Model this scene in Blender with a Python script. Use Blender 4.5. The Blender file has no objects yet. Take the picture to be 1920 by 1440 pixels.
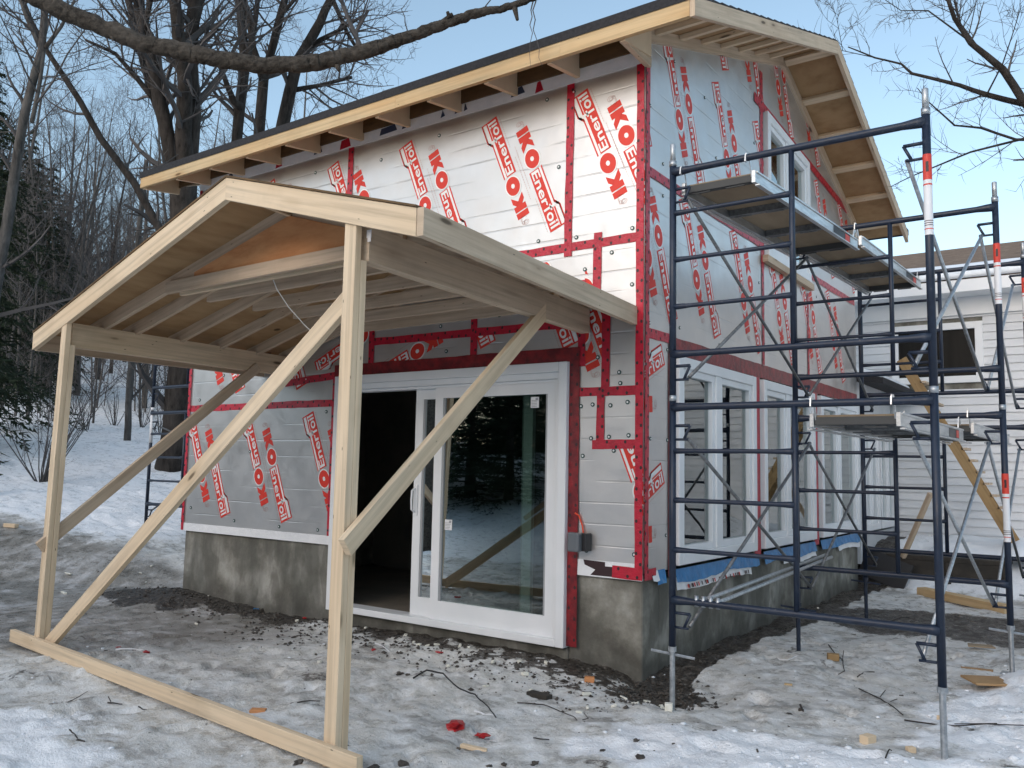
import bpy, bmesh, math, random
import numpy as np
from mathutils import Vector, Matrix
random.seed(7)
rng = np.random.default_rng(11)
sc = bpy.context.scene
COL = sc.collection

# ---------------------------------------------------------------- camera
YAW, PITCH, ROLL, FPX = 0.62287, 0.09854, 0.020147, 1587.74
CAM = Vector((2.744, -5.4368, 1.392))
_f = Vector((-math.sin(YAW)*math.cos(PITCH), math.cos(YAW)*math.cos(PITCH), math.sin(PITCH)))
_r = Vector((math.cos(YAW), math.sin(YAW), 0)); _u = _r.cross(_f)
R2 = math.cos(ROLL)*_r + math.sin(ROLL)*_u
U2 = -math.sin(ROLL)*_r + math.cos(ROLL)*_u
cam_d = bpy.data.cameras.new('camera'); cam = bpy.data.objects.new('camera', cam_d); COL.objects.link(cam)
cam_d.sensor_width = 36.0; cam_d.lens = 36.0*FPX/1920.0; cam_d.clip_start = 0.05; cam_d.clip_end = 1500
m = Matrix((R2, U2, -_f)).transposed().to_4x4(); m.translation = CAM
cam.matrix_world = m
sc.camera = cam
# ---------------------------------------------------------------- world, sun, exposure
SUN_EL, SUN_AZ = math.radians(24), math.radians(182)   # azimuth clockwise from +Y: low, behind the camera
w = bpy.data.worlds.new("World"); sc.world = w; w.use_nodes = True
nt = w.node_tree; bg = nt.nodes['Background']
sky = nt.nodes.new('ShaderNodeTexSky'); sky.sky_type = 'NISHITA'; sky.sun_disc = False
sky.sun_elevation = SUN_EL; sky.sun_rotation = SUN_AZ; sky.air_density = 1.0; sky.dust_density = 1.4; sky.ozone_density = 1.1
hs = nt.nodes.new('ShaderNodeHueSaturation'); hs.inputs['Saturation'].default_value = 0.86; hs.inputs['Hue'].default_value = 0.485; nt.links.new(sky.outputs[0], hs.inputs['Color']); nt.links.new(hs.outputs[0], bg.inputs['Color']); bg.inputs['Strength'].default_value = 0.15
sl = bpy.data.lights.new('sun', 'SUN'); sl.energy = 0.5; sl.angle = math.radians(150); sl.color = (1.0, 0.975, 0.94)
so = bpy.data.objects.new('sun', sl); COL.objects.link(so)
sd = Vector((math.sin(SUN_AZ)*math.cos(SUN_EL), math.cos(SUN_AZ)*math.cos(SUN_EL), math.sin(SUN_EL)))
so.rotation_euler = (-sd).to_track_quat('-Z', 'Y').to_euler(); so.location = (-10, -20, 20)
sc.view_settings.view_transform = 'Standard'; sc.view_settings.look = 'None'
sc.view_settings.exposure = 0.78; sc.view_settings.gamma = 1.0
sc.render.resolution_x = 1024; sc.render.resolution_y = 768

# ---------------------------------------------------------------- measuring: sight line of a photo point onto a real plane
def sight(x, y):
    return R2*((x-960)/FPX) + U2*(-(y-720)/FPX) + _f
def on(axis, val, x, y):
    d = sight(x, y); t = (val-CAM[axis])/d[axis]; return CAM + d*t
def far(x, y, d):
    return CAM + sight(x, y)*d

# ---------------------------------------------------------------- helpers
def tag(o, label=None, cat=None, group=None, kind=None):
    if label: o['label'] = label
    if cat: o['category'] = cat
    if group: o['group'] = group
    if kind: o['kind'] = kind
    return o
def thing(name, label, cat, loc=(0, 0, 0), group=None):
    o = bpy.data.objects.new(name, None); COL.objects.link(o); o.location = loc
    o.empty_display_size = 0.2
    return tag(o, label, cat, group)
class MB:
    def __init__(s): s.v = []; s.f = []; s.m = []; s.uv = []
    def add(s, vs, fs, mi=0, uvs=None):
        b = len(s.v); s.v.extend([tuple(v) for v in vs])
        for i, f in enumerate(fs):
            s.f.append([b+k for k in f]); s.m.append(mi)
            s.uv.append(uvs[i] if uvs else None)
    def beam(s, p0, p1, w, h, up=(0, 0, 1), mi=0, uo=None):
        """rectangular stick from p0 to p1, w across, h along up"""
        p0, p1, up = Vector(p0), Vector(p1), Vector(up)
        d = (p1-p0); L = d.length; d.normalize()
        sx = d.cross(up).normalized(); sy = sx.cross(d).normalized()
        a, b = sx*(w/2), sy*(h/2)
        vs = [p0-a-b, p0+a-b, p0+a+b, p0-a+b, p1-a-b, p1+a-b, p1+a+b, p1-a+b]
        u0 = random.uniform(0, 40) if uo is None else uo; v0 = random.uniform(0, 40)
        fs = [(0, 3, 2, 1), (4, 5, 6, 7), (0, 1, 5, 4), (1, 2, 6, 5), (2, 3, 7, 6), (3, 0, 4, 7)]
        ends = [(u0, v0), (u0, v0+h), (u0+.03, v0+h), (u0+.03, v0)]
        def side(k, wd): return [(u0, v0+k), (u0, v0+k+wd), (u0+L, v0+k+wd), (u0+L, v0+k)]
        uvs = [ends, ends, side(0, w), side(1.1, h), side(2.3, w), side(3.7, h)]
        s.add(vs, fs, mi, uvs)
    def box(s, lo, hi, mi=0):
        lo, hi = Vector(lo), Vector(hi)
        d = hi-lo; ax = max(range(3), key=lambda i: d[i])
        c = (lo+hi)/2
        p0 = c.copy(); p1 = c.copy(); p0[ax] = lo[ax]; p1[ax] = hi[ax]
        up = Vector((0, 0, 1)) if ax != 2 else Vector((0, 1, 0))
        dd = (p1-p0).normalized(); sx = dd.cross(up).normalized(); sy = sx.cross(dd)
        wv = abs(sum(abs(sx[i])*d[i] for i in range(3))); hv = abs(sum(abs(sy[i])*d[i] for i in range(3)))
        s.beam(p0, p1, wv, hv, up, mi)
    def tube(s, pts, rad, n=8, mi=0, cap=True):
        pts = [Vector(p) for p in pts]; N = len(pts)
        if not hasattr(rad, '__len__'): rad = [rad]*N
        b = len(s.v); ref = None
        for i, p in enumerate(pts):
            t = (pts[min(i+1, N-1)]-pts[max(i-1, 0)])
            t = t.normalized() if t.length > 1e-9 else Vector((0, 0, 1))
            if ref is None:
                ref = t.orthogonal().normalized()
            ref = (ref - t*ref.dot(t)); ref = ref.normalized() if ref.length > 1e-6 else t.orthogonal().normalized()
            o = t.cross(ref)
            for k in range(n):
                a = 2*math.pi*k/n
                q = p + (ref*math.cos(a)+o*math.sin(a))*rad[i]
                s.v.append((q.x, q.y, q.z))
        for i in range(N-1):
            for k in range(n):
                k2 = (k+1) % n
                s.f.append([b+i*n+k, b+i*n+k2, b+(i+1)*n+k2, b+(i+1)*n+k]); s.m.append(mi); s.uv.append(None)
        if cap and n > 3:
            s.f.append([b+k for k in range(n)][::-1]); s.m.append(mi); s.uv.append(None)
            s.f.append([b+(N-1)*n+k for k in range(n)]); s.m.append(mi); s.uv.append(None)
    def prism(s, poly, vec, mi=0):
        """closed solid: planar polygon swept by vec"""
        n = len(poly); vec = Vector(vec); P = [Vector(p) for p in poly]
        vs = P+[p+vec for p in P]
        fs = [tuple(range(n))[::-1], tuple(range(n, 2*n))]+[(i, (i+1) % n, (i+1) % n+n, i+n) for i in range(n)]
        s.add(vs, fs, mi)
    def quadpatch(s, a, b, c, d, th, mi=0):
        """slab with top corners a,b,c,d and vertical thickness th, uv in metres"""
        a, b, c, d = map(Vector, (a, b, c, d)); t = Vector((0, 0, -th))
        L1 = (b-a).length; L2 = (d-a).length
        uv = [(0, 0), (L1, 0), (L1, L2), (0, L2)]
        s.add([a, b, c, d, a+t, b+t, c+t, d+t],
              [(0, 1, 2, 3), (7, 6, 5, 4), (0, 4, 5, 1), (1, 5, 6, 2), (2, 6, 7, 3), (3, 7, 4, 0)], mi,
              [uv, uv[::-1]]+[[(0, 0), (0, th), (L1, th), (L1, 0)]]*4)
    def build(s, name, mats, parent=None, smooth=False, bevel=0):
        me = bpy.data.meshes.new(name); me.from_pydata(s.v, [], s.f)
        if not isinstance(mats, (list, tuple)): mats = [mats]
        for mt in mats: me.materials.append(mt)
        if len(mats) > 1: me.polygons.foreach_set('material_index', s.m)
        if any(u is not None for u in s.uv):
            ul = me.uv_layers.new(name='UVMap'); arr = np.zeros((len(me.loops), 2), np.float32); li = 0
            for f, u in zip(s.f, s.uv):
                if u is not None:
                    for j in range(len(f)): arr[li+j] = u[j]
                li += len(f)
            ul.data.foreach_set('uv', arr.ravel())
        if smooth: me.polygons.foreach_set('use_smooth', [True]*len(me.polygons))
        me.update()
        o = bpy.data.objects.new(name, me); COL.objects.link(o)
        if bevel:
            bv = o.modifiers.new('bevel', 'BEVEL'); bv.width = bevel; bv.segments = 2; bv.limit_method = 'ANGLE'; bv.angle_limit = math.radians(40)
        if parent is not None:
            # parts are written in world coordinates: take the parents' locations off
            loc = Vector((0, 0, 0)); q = parent
            while q: loc += q.location; q = q.parent
            if loc.length > 0: me.transform(Matrix.Translation(-loc))
            o.parent = parent
        return o
def centred(name, mb, mats, label, cat, group=None, **k):
    """thing that is one mesh: origin moved to its base"""
    c = np.array(mb.v); ctr = Vector(((c[:, 0].min()+c[:, 0].max())/2, (c[:, 1].min()+c[:, 1].max())/2, c[:, 2].min()))
    mb.v = [tuple(Vector(v)-ctr) for v in mb.v]
    o = mb.build(name, mats, **k); o.location = ctr
    return tag(o, label, cat, group)
def copy_tree(o, parent=None):
    c = o.copy(); COL.objects.link(c)
    if parent is not None: c.parent = parent
    for ch in list(o.children): copy_tree(ch, c)
    return c

# ---------------------------------------------------------------- materials
class NT:
    def __init__(s, name, rough=0.6, metal=0.0, spec=0.5):
        s.m = bpy.data.materials.new(name); s.m.use_nodes = True; s.t = s.m.node_tree
        s.b = s.t.nodes['Principled BSDF']; s.b.inputs['Roughness'].default_value = rough
        s.b.inputs['Metallic'].default_value = metal; s.b.inputs['Specular IOR Level'].default_value = spec
    def n(s, typ, **k):
        nd = s.t.nodes.new('ShaderNode'+typ)
        for a, v in k.items():
            if a.startswith('i_'):
                key = a[2:]; key = int(key) if key.isdigit() else key.replace('_', ' ')
                nd.inputs[key].default_value = v
            else: setattr(nd, a, v)
        return nd
    def l(s, a, b): s.t.links.new(a, b)
    def pos(s): return s.n('NewGeometry').outputs['Position']
    def noise(s, scale, detail=4, rough=0.55, vec=None, mapscale=None):
        nd = s.n('TexNoise'); nd.inputs['Scale'].default_value = scale; nd.inputs['Detail'].default_value = detail; nd.inputs['Roughness'].default_value = rough
        v = vec if vec is not None else s.pos()
        if mapscale:
            mp = s.n('Mapping'); mp.inputs['Scale'].default_value = mapscale; s.l(v, mp.inputs['Vector']); v = mp.outputs[0]
        s.l(v, nd.inputs['Vector']); return nd.outputs['Fac']
    def ramp(s, fac, stops):
        r = s.n('ValToRGB'); cr = r.color_ramp
        while len(cr.elements) < len(stops): cr.elements.new(0.5)
        for e, (p, c) in zip(cr.elements, stops):
            e.position = p; e.color = (c[0], c[1], c[2], 1) if hasattr(c, '__len__') else (c, c, c, 1)
        s.l(fac, r.inputs[0]); return r.outputs[0]
    def mix(s, fac, a, b, mode='MIX'):
        mx = s.n('Mix', data_type='RGBA', blend_type=mode)
        for sock, val in ((mx.inputs[0], fac), (mx.inputs[6], a), (mx.inputs[7], b)):
            if hasattr(val, 'links') or hasattr(val, 'is_linked'): s.l(val, sock)
            elif hasattr(val, '__len__'): sock.default_value = (val[0], val[1], val[2], 1)
            else: sock.default_value = val
        return mx.outputs[2]
    def math(s, op, a, b=None, c=None):
        nd = s.n('Math', operation=op)
        for i, v in enumerate((a, b, c)):
            if v is None: continue
            if hasattr(v, 'is_linked'): s.l(v, nd.inputs[i])
            else: nd.inputs[i].default_value = v
        return nd.outputs[0]
    def bump(s, h, strength=0.3, dist=0.01):
        b = s.n('Bump'); b.inputs['Strength'].default_value = strength; b.inputs['Distance'].default_value = dist
        s.l(h, b.inputs['Height']); s.l(b.outputs[0], s.b.inputs['Normal'])
    def col(s, c):
        if hasattr(c, 'is_linked'): s.l(c, s.b.inputs['Base Color'])
        else: s.b.inputs['Base Color'].default_value = (c[0], c[1], c[2], 1)
    def rgh(s, c): s.l(c, s.b.inputs['Roughness'])

def wood_mat(name, base, dark, knots=True, rough=0.75):
    M = NT(name, rough, spec=0.25); uv = M.n('TexCoord').outputs['UV']
    g = M.noise(1.0, 5, 0.6, uv, (1.1, 34, 1))
    g2 = M.noise(1.0, 3, 0.5, uv, (0.9, 5, 1))
    c = M.ramp(g, [(0.28, [x*0.66 for x in base]), (0.55, base), (0.8, [min(1, x*1.08) for x in base])])
    c = M.mix(M.ramp(g2, [(0.38, 0.0), (0.72, 0.55)]), c, dark)
    if knots:
        mp = M.n('Mapping'); mp.inputs['Scale'].default_value = (2.1, 8.5, 1); M.l(uv, mp.inputs['Vector'])
        vo = M.n('TexVoronoi'); vo.inputs['Scale'].default_value = 1.0; vo.inputs['Randomness'].default_value = 1.0; M.l(mp.outputs[0], vo.inputs['Vector'])
        k = M.ramp(vo.outputs['Distance'], [(0.0, 1.0), (0.075, 0.9), (0.135, 0.0)])
        sel = M.ramp(M.n('SeparateColor') and vo.outputs['Color'], [(0.42, 0.0), (0.5, 1.0)])
        hal = M.ramp(vo.outputs['Distance'], [(0.08, 0.5), (0.30, 0.0)]); c = M.mix(M.math('MULTIPLY', hal, sel), c, [x*0.75 for x in dark]); c = M.mix(M.math('MULTIPLY', k, sel), c, [x*0.22 for x in dark])
        # small nail heads and pencil marks
        mp2 = M.n('Mapping'); mp2.inputs['Scale'].default_value = (7, 26, 1); M.l(uv, mp2.inputs['Vector'])
        v2 = M.n('TexVoronoi'); v2.inputs['Scale'].default_value = 1.0; M.l(mp2.outputs[0], v2.inputs['Vector'])
        k2 = M.ramp(v2.outputs['Distance'], [(0.0, 1.0), (0.05, 1.0), (0.09, 0.0)])
        s2 = M.ramp(v2.outputs['Color'], [(0.54, 0.0), (0.58, 0.9)])
        c = M.mix(M.math('MULTIPLY', k2, s2), c, (0.06, 0.045, 0.035))
    st = M.noise(2.2, 4, 0.6); c = M.mix(M.ramp(st, [(0.5, 0.0), (0.8, 0.35)]), c, [x*0.55 for x in dark])
    M.col(c); M.bump(g, 0.18, 0.004); return M.m
WOOD = wood_mat('spruce_lumber', (0.73, 0.58, 0.405), (0.60, 0.43, 0.26))
WOOD2 = wood_mat('weathered_lumber', (0.60, 0.475, 0.345), (0.45, 0.32, 0.21))
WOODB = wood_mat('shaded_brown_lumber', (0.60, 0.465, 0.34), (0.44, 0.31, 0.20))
WOODY = wood_mat('yellow_lumber', (0.38, 0.255, 0.125), (0.27, 0.16, 0.07))
WOODO = wood_mat('fascia_lumber', (0.58, 0.44, 0.26), (0.55, 0.31, 0.12))
def ply_mat(name, base, dark):
    M = NT(name, 0.8, spec=0.2)
    g = M.noise(3.0, 5, 0.6, None, (1.5, 0.6, 6)); g2 = M.noise(0.9, 3, 0.6)
    c = M.ramp(g, [(0.3, dark), (0.6, base)]); c = M.mix(M.ramp(g2, [(0.4, 0), (0.75, 0.6)]), c, dark)
    vo = M.n('TexVoronoi'); vo.inputs['Scale'].default_value = 2.7; M.l(M.pos(), vo.inputs['Vector'])
    k = M.ramp(vo.outputs['Distance'], [(0.0, 1.0), (0.06, 0.9), (0.1, 0.0)])
    c = M.mix(k, c, [x*0.25 for x in dark]); M.col(c); M.bump(g, 0.1, 0.003); return M.m
PLY = ply_mat('spruce_plywood', (0.42, 0.27, 0.14), (0.29, 0.17, 0.08))
PLYO = ply_mat('orange_plywood', (0.66, 0.33, 0.15), (0.50, 0.21, 0.085))
PLYG = ply_mat('grey_plywood', (0.36, 0.28, 0.19), (0.24, 0.18, 0.12))
PLYD = ply_mat('dark_plywood', (0.16, 0.10, 0.05), (0.09, 0.06, 0.035))  # darkest brown of the plywood tones, for eave blocking and sheathing edge

def foil_mat(name, vertical=False):
    M = NT(name, 0.38, 0.8)
    p = M.pos(); sp = M.n('SeparateXYZ'); M.l(p, sp.inputs[0]); z = sp.outputs[2]
    # pressed crease every 0.155 m with a slight wander, dotted staple marks
    wob = M.noise(0.7, 2, 0.5); zz = M.math('ADD', z, M.math('MULTIPLY', wob, 0.02))
    fr = M.math('FRACT', M.math('DIVIDE', zz, 0.155))
    line = M.ramp(M.math('ABSOLUTE', M.math('SUBTRACT', fr, 0.5)), [(0.0, 1.0), (0.02, 1.0), (0.045, 0.0)])
    wr = M.noise(9, 4, 0.6); wr2 = M.noise(2.1, 3, 0.6)
    brk = M.ramp(M.noise(1.6, 2, 0.5, None, (1, 1, 4)), [(0.42, 0.0), (0.6, 1.0)])
    ln = M.math('MULTIPLY', line, brk)
    h = M.math('ADD', M.math('MULTIPLY', wr, 0.10), M.math('MULTIPLY', ln, -0.15)); h = M.math('ADD', h, M.math('MULTIPLY', wr2, 0.55))
    c = M.ramp(M.noise(1.3, 4, 0.6), [(0.3, (0.56, 0.545, 0.53)), (0.7, (0.64, 0.625, 0.61))])
    c = M.mix(M.math('MULTIPLY', ln, 0.20), c, (0.30, 0.29, 0.28))
    M.col(c); M.rgh(M.ramp(M.noise(5, 4, 0.6), [(0.3, 0.30), (0.7, 0.46)]))
    M.bump(h, 0.7, 0.014); return M.m
FOIL = foil_mat('foil_faced_insulation')
PRINT = NT('red_print', 0.5, 0.15); PRINT.col((0.66, 0.035, 0.018)); PRINT = PRINT.m
PRINTW = NT('white_print', 0.5, 0.3); PRINTW.col((0.80, 0.79, 0.77)); PRINTW = PRINTW.m
PRINTG = NT('faint_print', 0.5, 0.3); PRINTG.col((0.50, 0.33, 0.30)); PRINTG = PRINTG.m
T = NT('red_sheathing_tape', 0.32, 0.0, 0.5); n_ = T.noise(14, 4, 0.7); T.col(T.ramp(n_, [(0.3, (0.36, 0.004, 0.02)), (0.7, (0.56, 0.008, 0.035))])); T.bump(T.noise(22, 4, 0.75, None, (1, 1, 1)), 0.8, 0.010); TAPE = T.m
T = NT('dark_red_flashing', 0.4); n_ = T.noise(11, 5, 0.7); T.col(T.ramp(n_, [(0.35, (0.10, 0.004, 0.008)), (0.6, (0.26, 0.01, 0.015)), (0.8, (0.45, 0.02, 0.025))])); T.bump(n_, 0.5, 0.012); TAPED = T.m
T = NT('black_ink', 0.5); T.col((0.03, 0.01, 0.012)); INK = T.m
T = NT('blue_ink', 0.5); T.col((0.03, 0.045, 0.09)); INKB = T.m
T = NT('green_washer', 0.4); T.col((0.02, 0.06, 0.055)); WASHER = T.m
T = NT('house_wrap', 0.45, 0.1); n_ = T.noise(6, 5, 0.7); T.col(T.ramp(n_, [(0.3, (0.76, 0.77, 0.78)), (0.7, (0.88, 0.88, 0.88))])); T.bump(n_, 0.6, 0.02); WRAP = T.m
T = NT('blue_membrane', 0.4); n_ = T.noise(9, 4, 0.6); T.col(T.ramp(n_, [(0.3, (0.015, 0.14, 0.34)), (0.7, (0.03, 0.24, 0.52))])); T.bump(n_, 0.6, 0.02); BLUE = T.m
T = NT('white_vinyl', 0.35, 0, 0.4); n_ = T.noise(3, 3, 0.5); T.col(T.ramp(n_, [(0.3, (0.74, 0.76, 0.77)), (0.7, (0.80, 0.81, 0.82))])); VINYL = T.m
T = NT('galvanised_steel', 0.38, 0.85); n_ = T.noise(40, 4, 0.6); T.col(T.ramp(n_, [(0.3, (0.30, 0.32, 0.34)), (0.7, (0.52, 0.54, 0.55))])); T.rgh(T.ramp(n_, [(0.2, 0.3), (0.8, 0.55)])); GALV = T.m
T = NT('dull_brace_steel', 0.5, 0.6); n_ = T.noise(30, 4, 0.6); T.col(T.ramp(n_, [(0.3, (0.11, 0.115, 0.12)), (0.7, (0.24, 0.25, 0.255))])); BRACE = T.m
T = NT('navy_scaffold_paint', 0.42, 0.0, 0.5); n_ = T.noise(25, 5, 0.65); T.col(T.ramp(n_, [(0.3, (0.007, 0.012, 0.026)), (0.6, (0.011, 0.021, 0.044)), (0.70, (0.03, 0.04, 0.06)), (0.74, (0.13, 0.10, 0.08)), (0.8, (0.06, 0.05, 0.05))])); T.bump(n_, 0.15, 0.002); T.rgh(T.ramp(n_, [(0.3, 0.32), (0.8, 0.6)])); NAVY = T.m
T = NT('aluminium', 0.35, 0.8); n_ = T.noise(12, 4, 0.6, None, (4, 0.6, 4)); T.col(T.ramp(n_, [(0.3, (0.42, 0.43, 0.43)), (0.7, (0.66, 0.67, 0.67))])); ALU = T.m
T = NT('label_white', 0.5); T.col((0.75, 0.75, 0.76)); LWHITE = T.m
T = NT('label_red', 0.5); T.col((0.62, 0.05, 0.03)); LRED = T.m
T = NT('concrete', 0.85, 0, 0.3)
a_ = T.noise(2.2, 6, 0.65); b_ = T.noise(1.2, 4, 0.6, None, (2.2, 2.2, 0.8)); c_ = T.noise(60, 3, 0.6)
cc = T.ramp(a_, [(0.36, (0.13, 0.12, 0.10)), (0.5, (0.25, 0.24, 0.205)), (0.62, (0.38, 0.37, 0.33))])
cc = T.mix(T.ramp(b_, [(0.42, 0.0), (0.62, 0.75)]), cc, (0.085, 0.085, 0.072))
sp_ = T.n('SeparateXYZ'); T.l(T.pos(), sp_.inputs[0])
cc = T.mix(T.ramp(T.math('FRACT', T.math('MULTIPLY', T.math('ADD', sp_.outputs[0], sp_.outputs[1]), 0.82)), [(0.0, 0.45), (0.012, 0.0)]), cc, (0.10, 0.098, 0.088)); cc = T.mix(T.ramp(T.noise(4.5, 3, 0.5, None, (1, 1, .45)), [(0.56, 0.0), (0.60, 0.5)]), cc, (0.11, 0.105, 0.09))
wet = T.ramp(T.math('ADD', sp_.outputs[2], T.math('MULTIPLY', T.noise(3.5, 4, 0.7), 0.45)), [(0.22, 0.65), (0.42, 0.0)])
cc = T.mix(wet, cc, (0.06, 0.058, 0.05)); T.col(cc); T.bump(T.math('ADD', c_, a_), 0.35, 0.008); CONC = T.m
T = NT('asphalt_shingles', 0.9); n_ = T.noise(50, 4, 0.7); T.col(T.ramp(n_, [(0.3, (0.010, 0.010, 0.012)), (0.7, (0.032, 0.032, 0.036))])); T.bump(n_, 0.5, 0.006); SHING = T.m
T = NT('brown_shingles', 0.9); n_ = T.noise(5, 5, 0.75, None, (1, 3, 3)); T.col(T.ramp(n_, [(0.3, (0.075, 0.05, 0.035)), (0.5, (0.16, 0.11, 0.075)), (0.75, (0.26, 0.20, 0.14))])); T.bump(n_, 0.6, 0.01); SHINGB = T.m
T = NT('interior_board', 0.9); n_ = T.noise(2, 4, 0.6); T.col(T.ramp(n_, [(0.3, (0.14, 0.13, 0.11)), (0.7, (0.24, 0.21, 0.17))])); DARKIN = T.m
T = NT('dark_hollow', 0.9); T.col((0.012, 0.012, 0.011)); HOLLOW = T.m
T = NT('dark_board', 0.85); n_ = T.noise(6, 5, 0.7); T.col(T.ramp(n_, [(0.3, (0.02, 0.018, 0.015)), (0.7, (0.055, 0.045, 0.035))])); DARKBOARD = T.m
def glass_mat(name, tint, boost):
    M = NT(name); t = M.t; out = [n for n in t.nodes if n.type == 'OUTPUT_MATERIAL'][0]
    tr = M.n('BsdfTransparent'); tr.inputs[0].default_value = (*tint, 1)
    gl = M.n('BsdfGlossy'); gl.inputs['Roughness'].default_value = 0.015; gl.inputs[0].default_value = (0.9, 0.95, 0.95, 1)
    fr = M.n('Fresnel'); fr.inputs[0].default_value = 1.5
    f2 = M.math('MINIMUM', M.math('MULTIPLY', fr.outputs[0], boost), 1.0)
    mx = M.n('MixShader'); M.l(f2, mx.inputs[0]); M.l(tr.outputs[0], mx.inputs[1]); M.l(gl.outputs[0], mx.inputs[2])
    bm = M.n('Bump'); bm.inputs['Strength'].default_value = 0.06; bm.inputs['Distance'].default_value = 0.02; M.l(M.noise(1.4, 2, 0.5), bm.inputs['Height']); M.l(bm.outputs[0], gl.inputs['Normal'])
    M.l(mx.outputs[0], out.inputs[0]); return M.m
GLASS = glass_mat('window_glass', (0.60, 0.66, 0.64), 2.0)
GLASSD = glass_mat('door_glass', (0.52, 0.60, 0.57), 1.8)
def bark_mat(name, a, b, sc_=14):
    M = NT(name, 0.95, 0, 0.15); n = M.noise(sc_, 6, 0.7, None, (1, 1, 0.22) if sc_ == 14 else (.5, 1, 1)); n2 = M.noise(2.5, 4, 0.6)
    c = M.ramp(n, [(0.32, a), (0.68, b)]); c = M.mix(M.ramp(n2, [(0.45, 0), (0.75, 0.5)]), c, [x*1.35 for x in b])
    M.col(c); M.bump(n, 0.9, 0.03); return M.m
BARK = bark_mat('maple_bark', (0.014, 0.0125, 0.0115), (0.055, 0.049, 0.045))
BARK2 = bark_mat('grey_bark', (0.035, 0.034, 0.033), (0.12, 0.115, 0.11))
BARKW = bark_mat('near_branch_bark', (0.016, 0.014, 0.012), (0.10, 0.088, 0.075), 30)
T = NT('twig_bark', 0.9, 0, 0.1); T.col(T.ramp(T.noise(1.2, 3, 0.6), [(0.3, (0.05, 0.048, 0.048)), (0.7, (0.11, 0.105, 0.105))])); TWIG = T.m
T = NT('conifer_needles', 0.8, 0, 0.2); T.col(T.ramp(T.noise(1.6, 5, 0.7), [(0.3, (0.008, 0.013, 0.008)), (0.55, (0.02, 0.032, 0.017)), (0.8, (0.045, 0.06, 0.03))])); NEEDLE = T.m
T = NT('clapboard_paint', 0.5, 0, 0.35)
sp_ = T.n('SeparateXYZ'); T.l(T.pos(), sp_.inputs[0]); n_ = T.noise(1.3, 4, 0.6, None, (1, 1, 3))
T.col(T.ramp(n_, [(0.3, (0.58, 0.60, 0.62)), (0.7, (0.72, 0.73, 0.74))])); SIDING = T.m
T = NT('clean_snow', 0.75, 0, 0.2); n_ = T.noise(5, 6, 0.6); T.col(T.ramp(n_, [(0.3, (0.72, 0.76, 0.80)), (0.7, (0.84, 0.86, 0.88))])); T.bump(n_, 0.4, 0.03); SNOW = T.m
T = NT('copper_wire', 0.5); T.col((0.55, 0.55, 0.52)); WIRE = T.m
T = NT('orange_cable', 0.45); T.col((0.75, 0.07, 0.02)); ORANGE = T.m
T = NT('black_plastic', 0.4); T.col((0.02, 0.02, 0.022)); BLACKP = T.m
T = NT('clear_cover', 0.25, 0, 0.6); T.col((0.13, 0.14, 0.15)); CLEARP = T.m
T = NT('dark_window_pane', 0.25, 0, 0.08); T.col(T.ramp(T.noise(1.5, 3, 0.5, None, (6, 1, .3)), [(0.3, (0.008, 0.008, 0.008)), (0.7, (0.022, 0.021, 0.019))])); DARKPANE = T.m
T = NT('dull_dark_steel', 0.7, 0.2); T.col((0.07, 0.07, 0.068)); DULL = T.m
T = NT('grey_plastic', 0.4); T.col((0.32, 0.33, 0.34)); GREYP = T.m
T = NT('red_plastic_scrap', 0.4); T.col(T.ramp(T.noise(30, 3, 0.6), [(0.3, (0.25, 0.005, 0.01)), (0.7, (0.5, 0.02, 0.02))])); REDS = T.m
T = NT('foam_scrap', 0.8); T.col(T.ramp(T.noise(30, 3, 0.6), [(0.3, (0.62, 0.60, 0.50)), (0.7, (0.78, 0.77, 0.70))])); FOAM = T.m
T = NT('black_rubber', 0.7); T.col((0.012, 0.012, 0.013)); RUBBER = T.m
T = NT('wet_soil', 0.7, 0, 0.4); T.col(T.ramp(T.noise(20, 4, 0.7), [(0.3, (0.02, 0.018, 0.016)), (0.7, (0.10, 0.085, 0.07))])); SOIL = T.m
T = NT('dead_twig', 0.9); T.col((0.03, 0.024, 0.02)); DEADT = T.m
# ---------------------------------------------------------------- ground
def _h(ix, iy, seed):
    n = (ix*374761393 + iy*668265263 + seed*974634777) & 0xFFFFFFFF
    n = ((n ^ (n >> 13))*1274126177) & 0xFFFFFFFF
    return ((n ^ (n >> 16)) & 0xFFFF)/65535.0
def vnoise(x, y, seed):
    ix = np.floor(x).astype(np.int64); iy = np.floor(y).astype(np.int64); fx = x-ix; fy = y-iy
    fx = fx*fx*(3-2*fx); fy = fy*fy*(3-2*fy)
    a = _h(ix, iy, seed); b = _h(ix+1, iy, seed); c = _h(ix, iy+1, seed); d = _h(ix+1, iy+1, seed)
    return (a*(1-fx)+b*fx)*(1-fy)+(c*(1-fx)+d*fx)*fy
def fbm(x, y, seed, octv=4, gain=0.5):
    s = 0; a = 1; t = 0
    for o in range(octv):
        s = s+a*vnoise(x*2**o, y*2**o, seed+o*17); t += a; a *= gain
    return s/t
def sstep(a, b, x):
    t = np.clip((x-a)/(b-a), 0, 1); return t*t*(3-2*t)
S_PTS = [-300, -20, 5, 7.2, 8, 12.4, 13.4, 17, 27, 40, 70, 130, 400]
Z_PTS = [0.6, -0.02, -0.02, .38, .47, 1.03, 1.24, 1.83, 2.95, 5.2, 10, 15, 22]
def base_h(x, y):
    s = -0.9*x+0.44*y
    # the yard in front of the door is level further to the left than the ground beside the wing
    s = s - 2.4*sstep(0.6, -1.6, y)*sstep(-14, -6, x)
    return np.interp(s, S_PTS, Z_PTS) + 1.9*sstep(-11.5, -16, y)*sstep(30, 10, np.abs(x))
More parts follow.
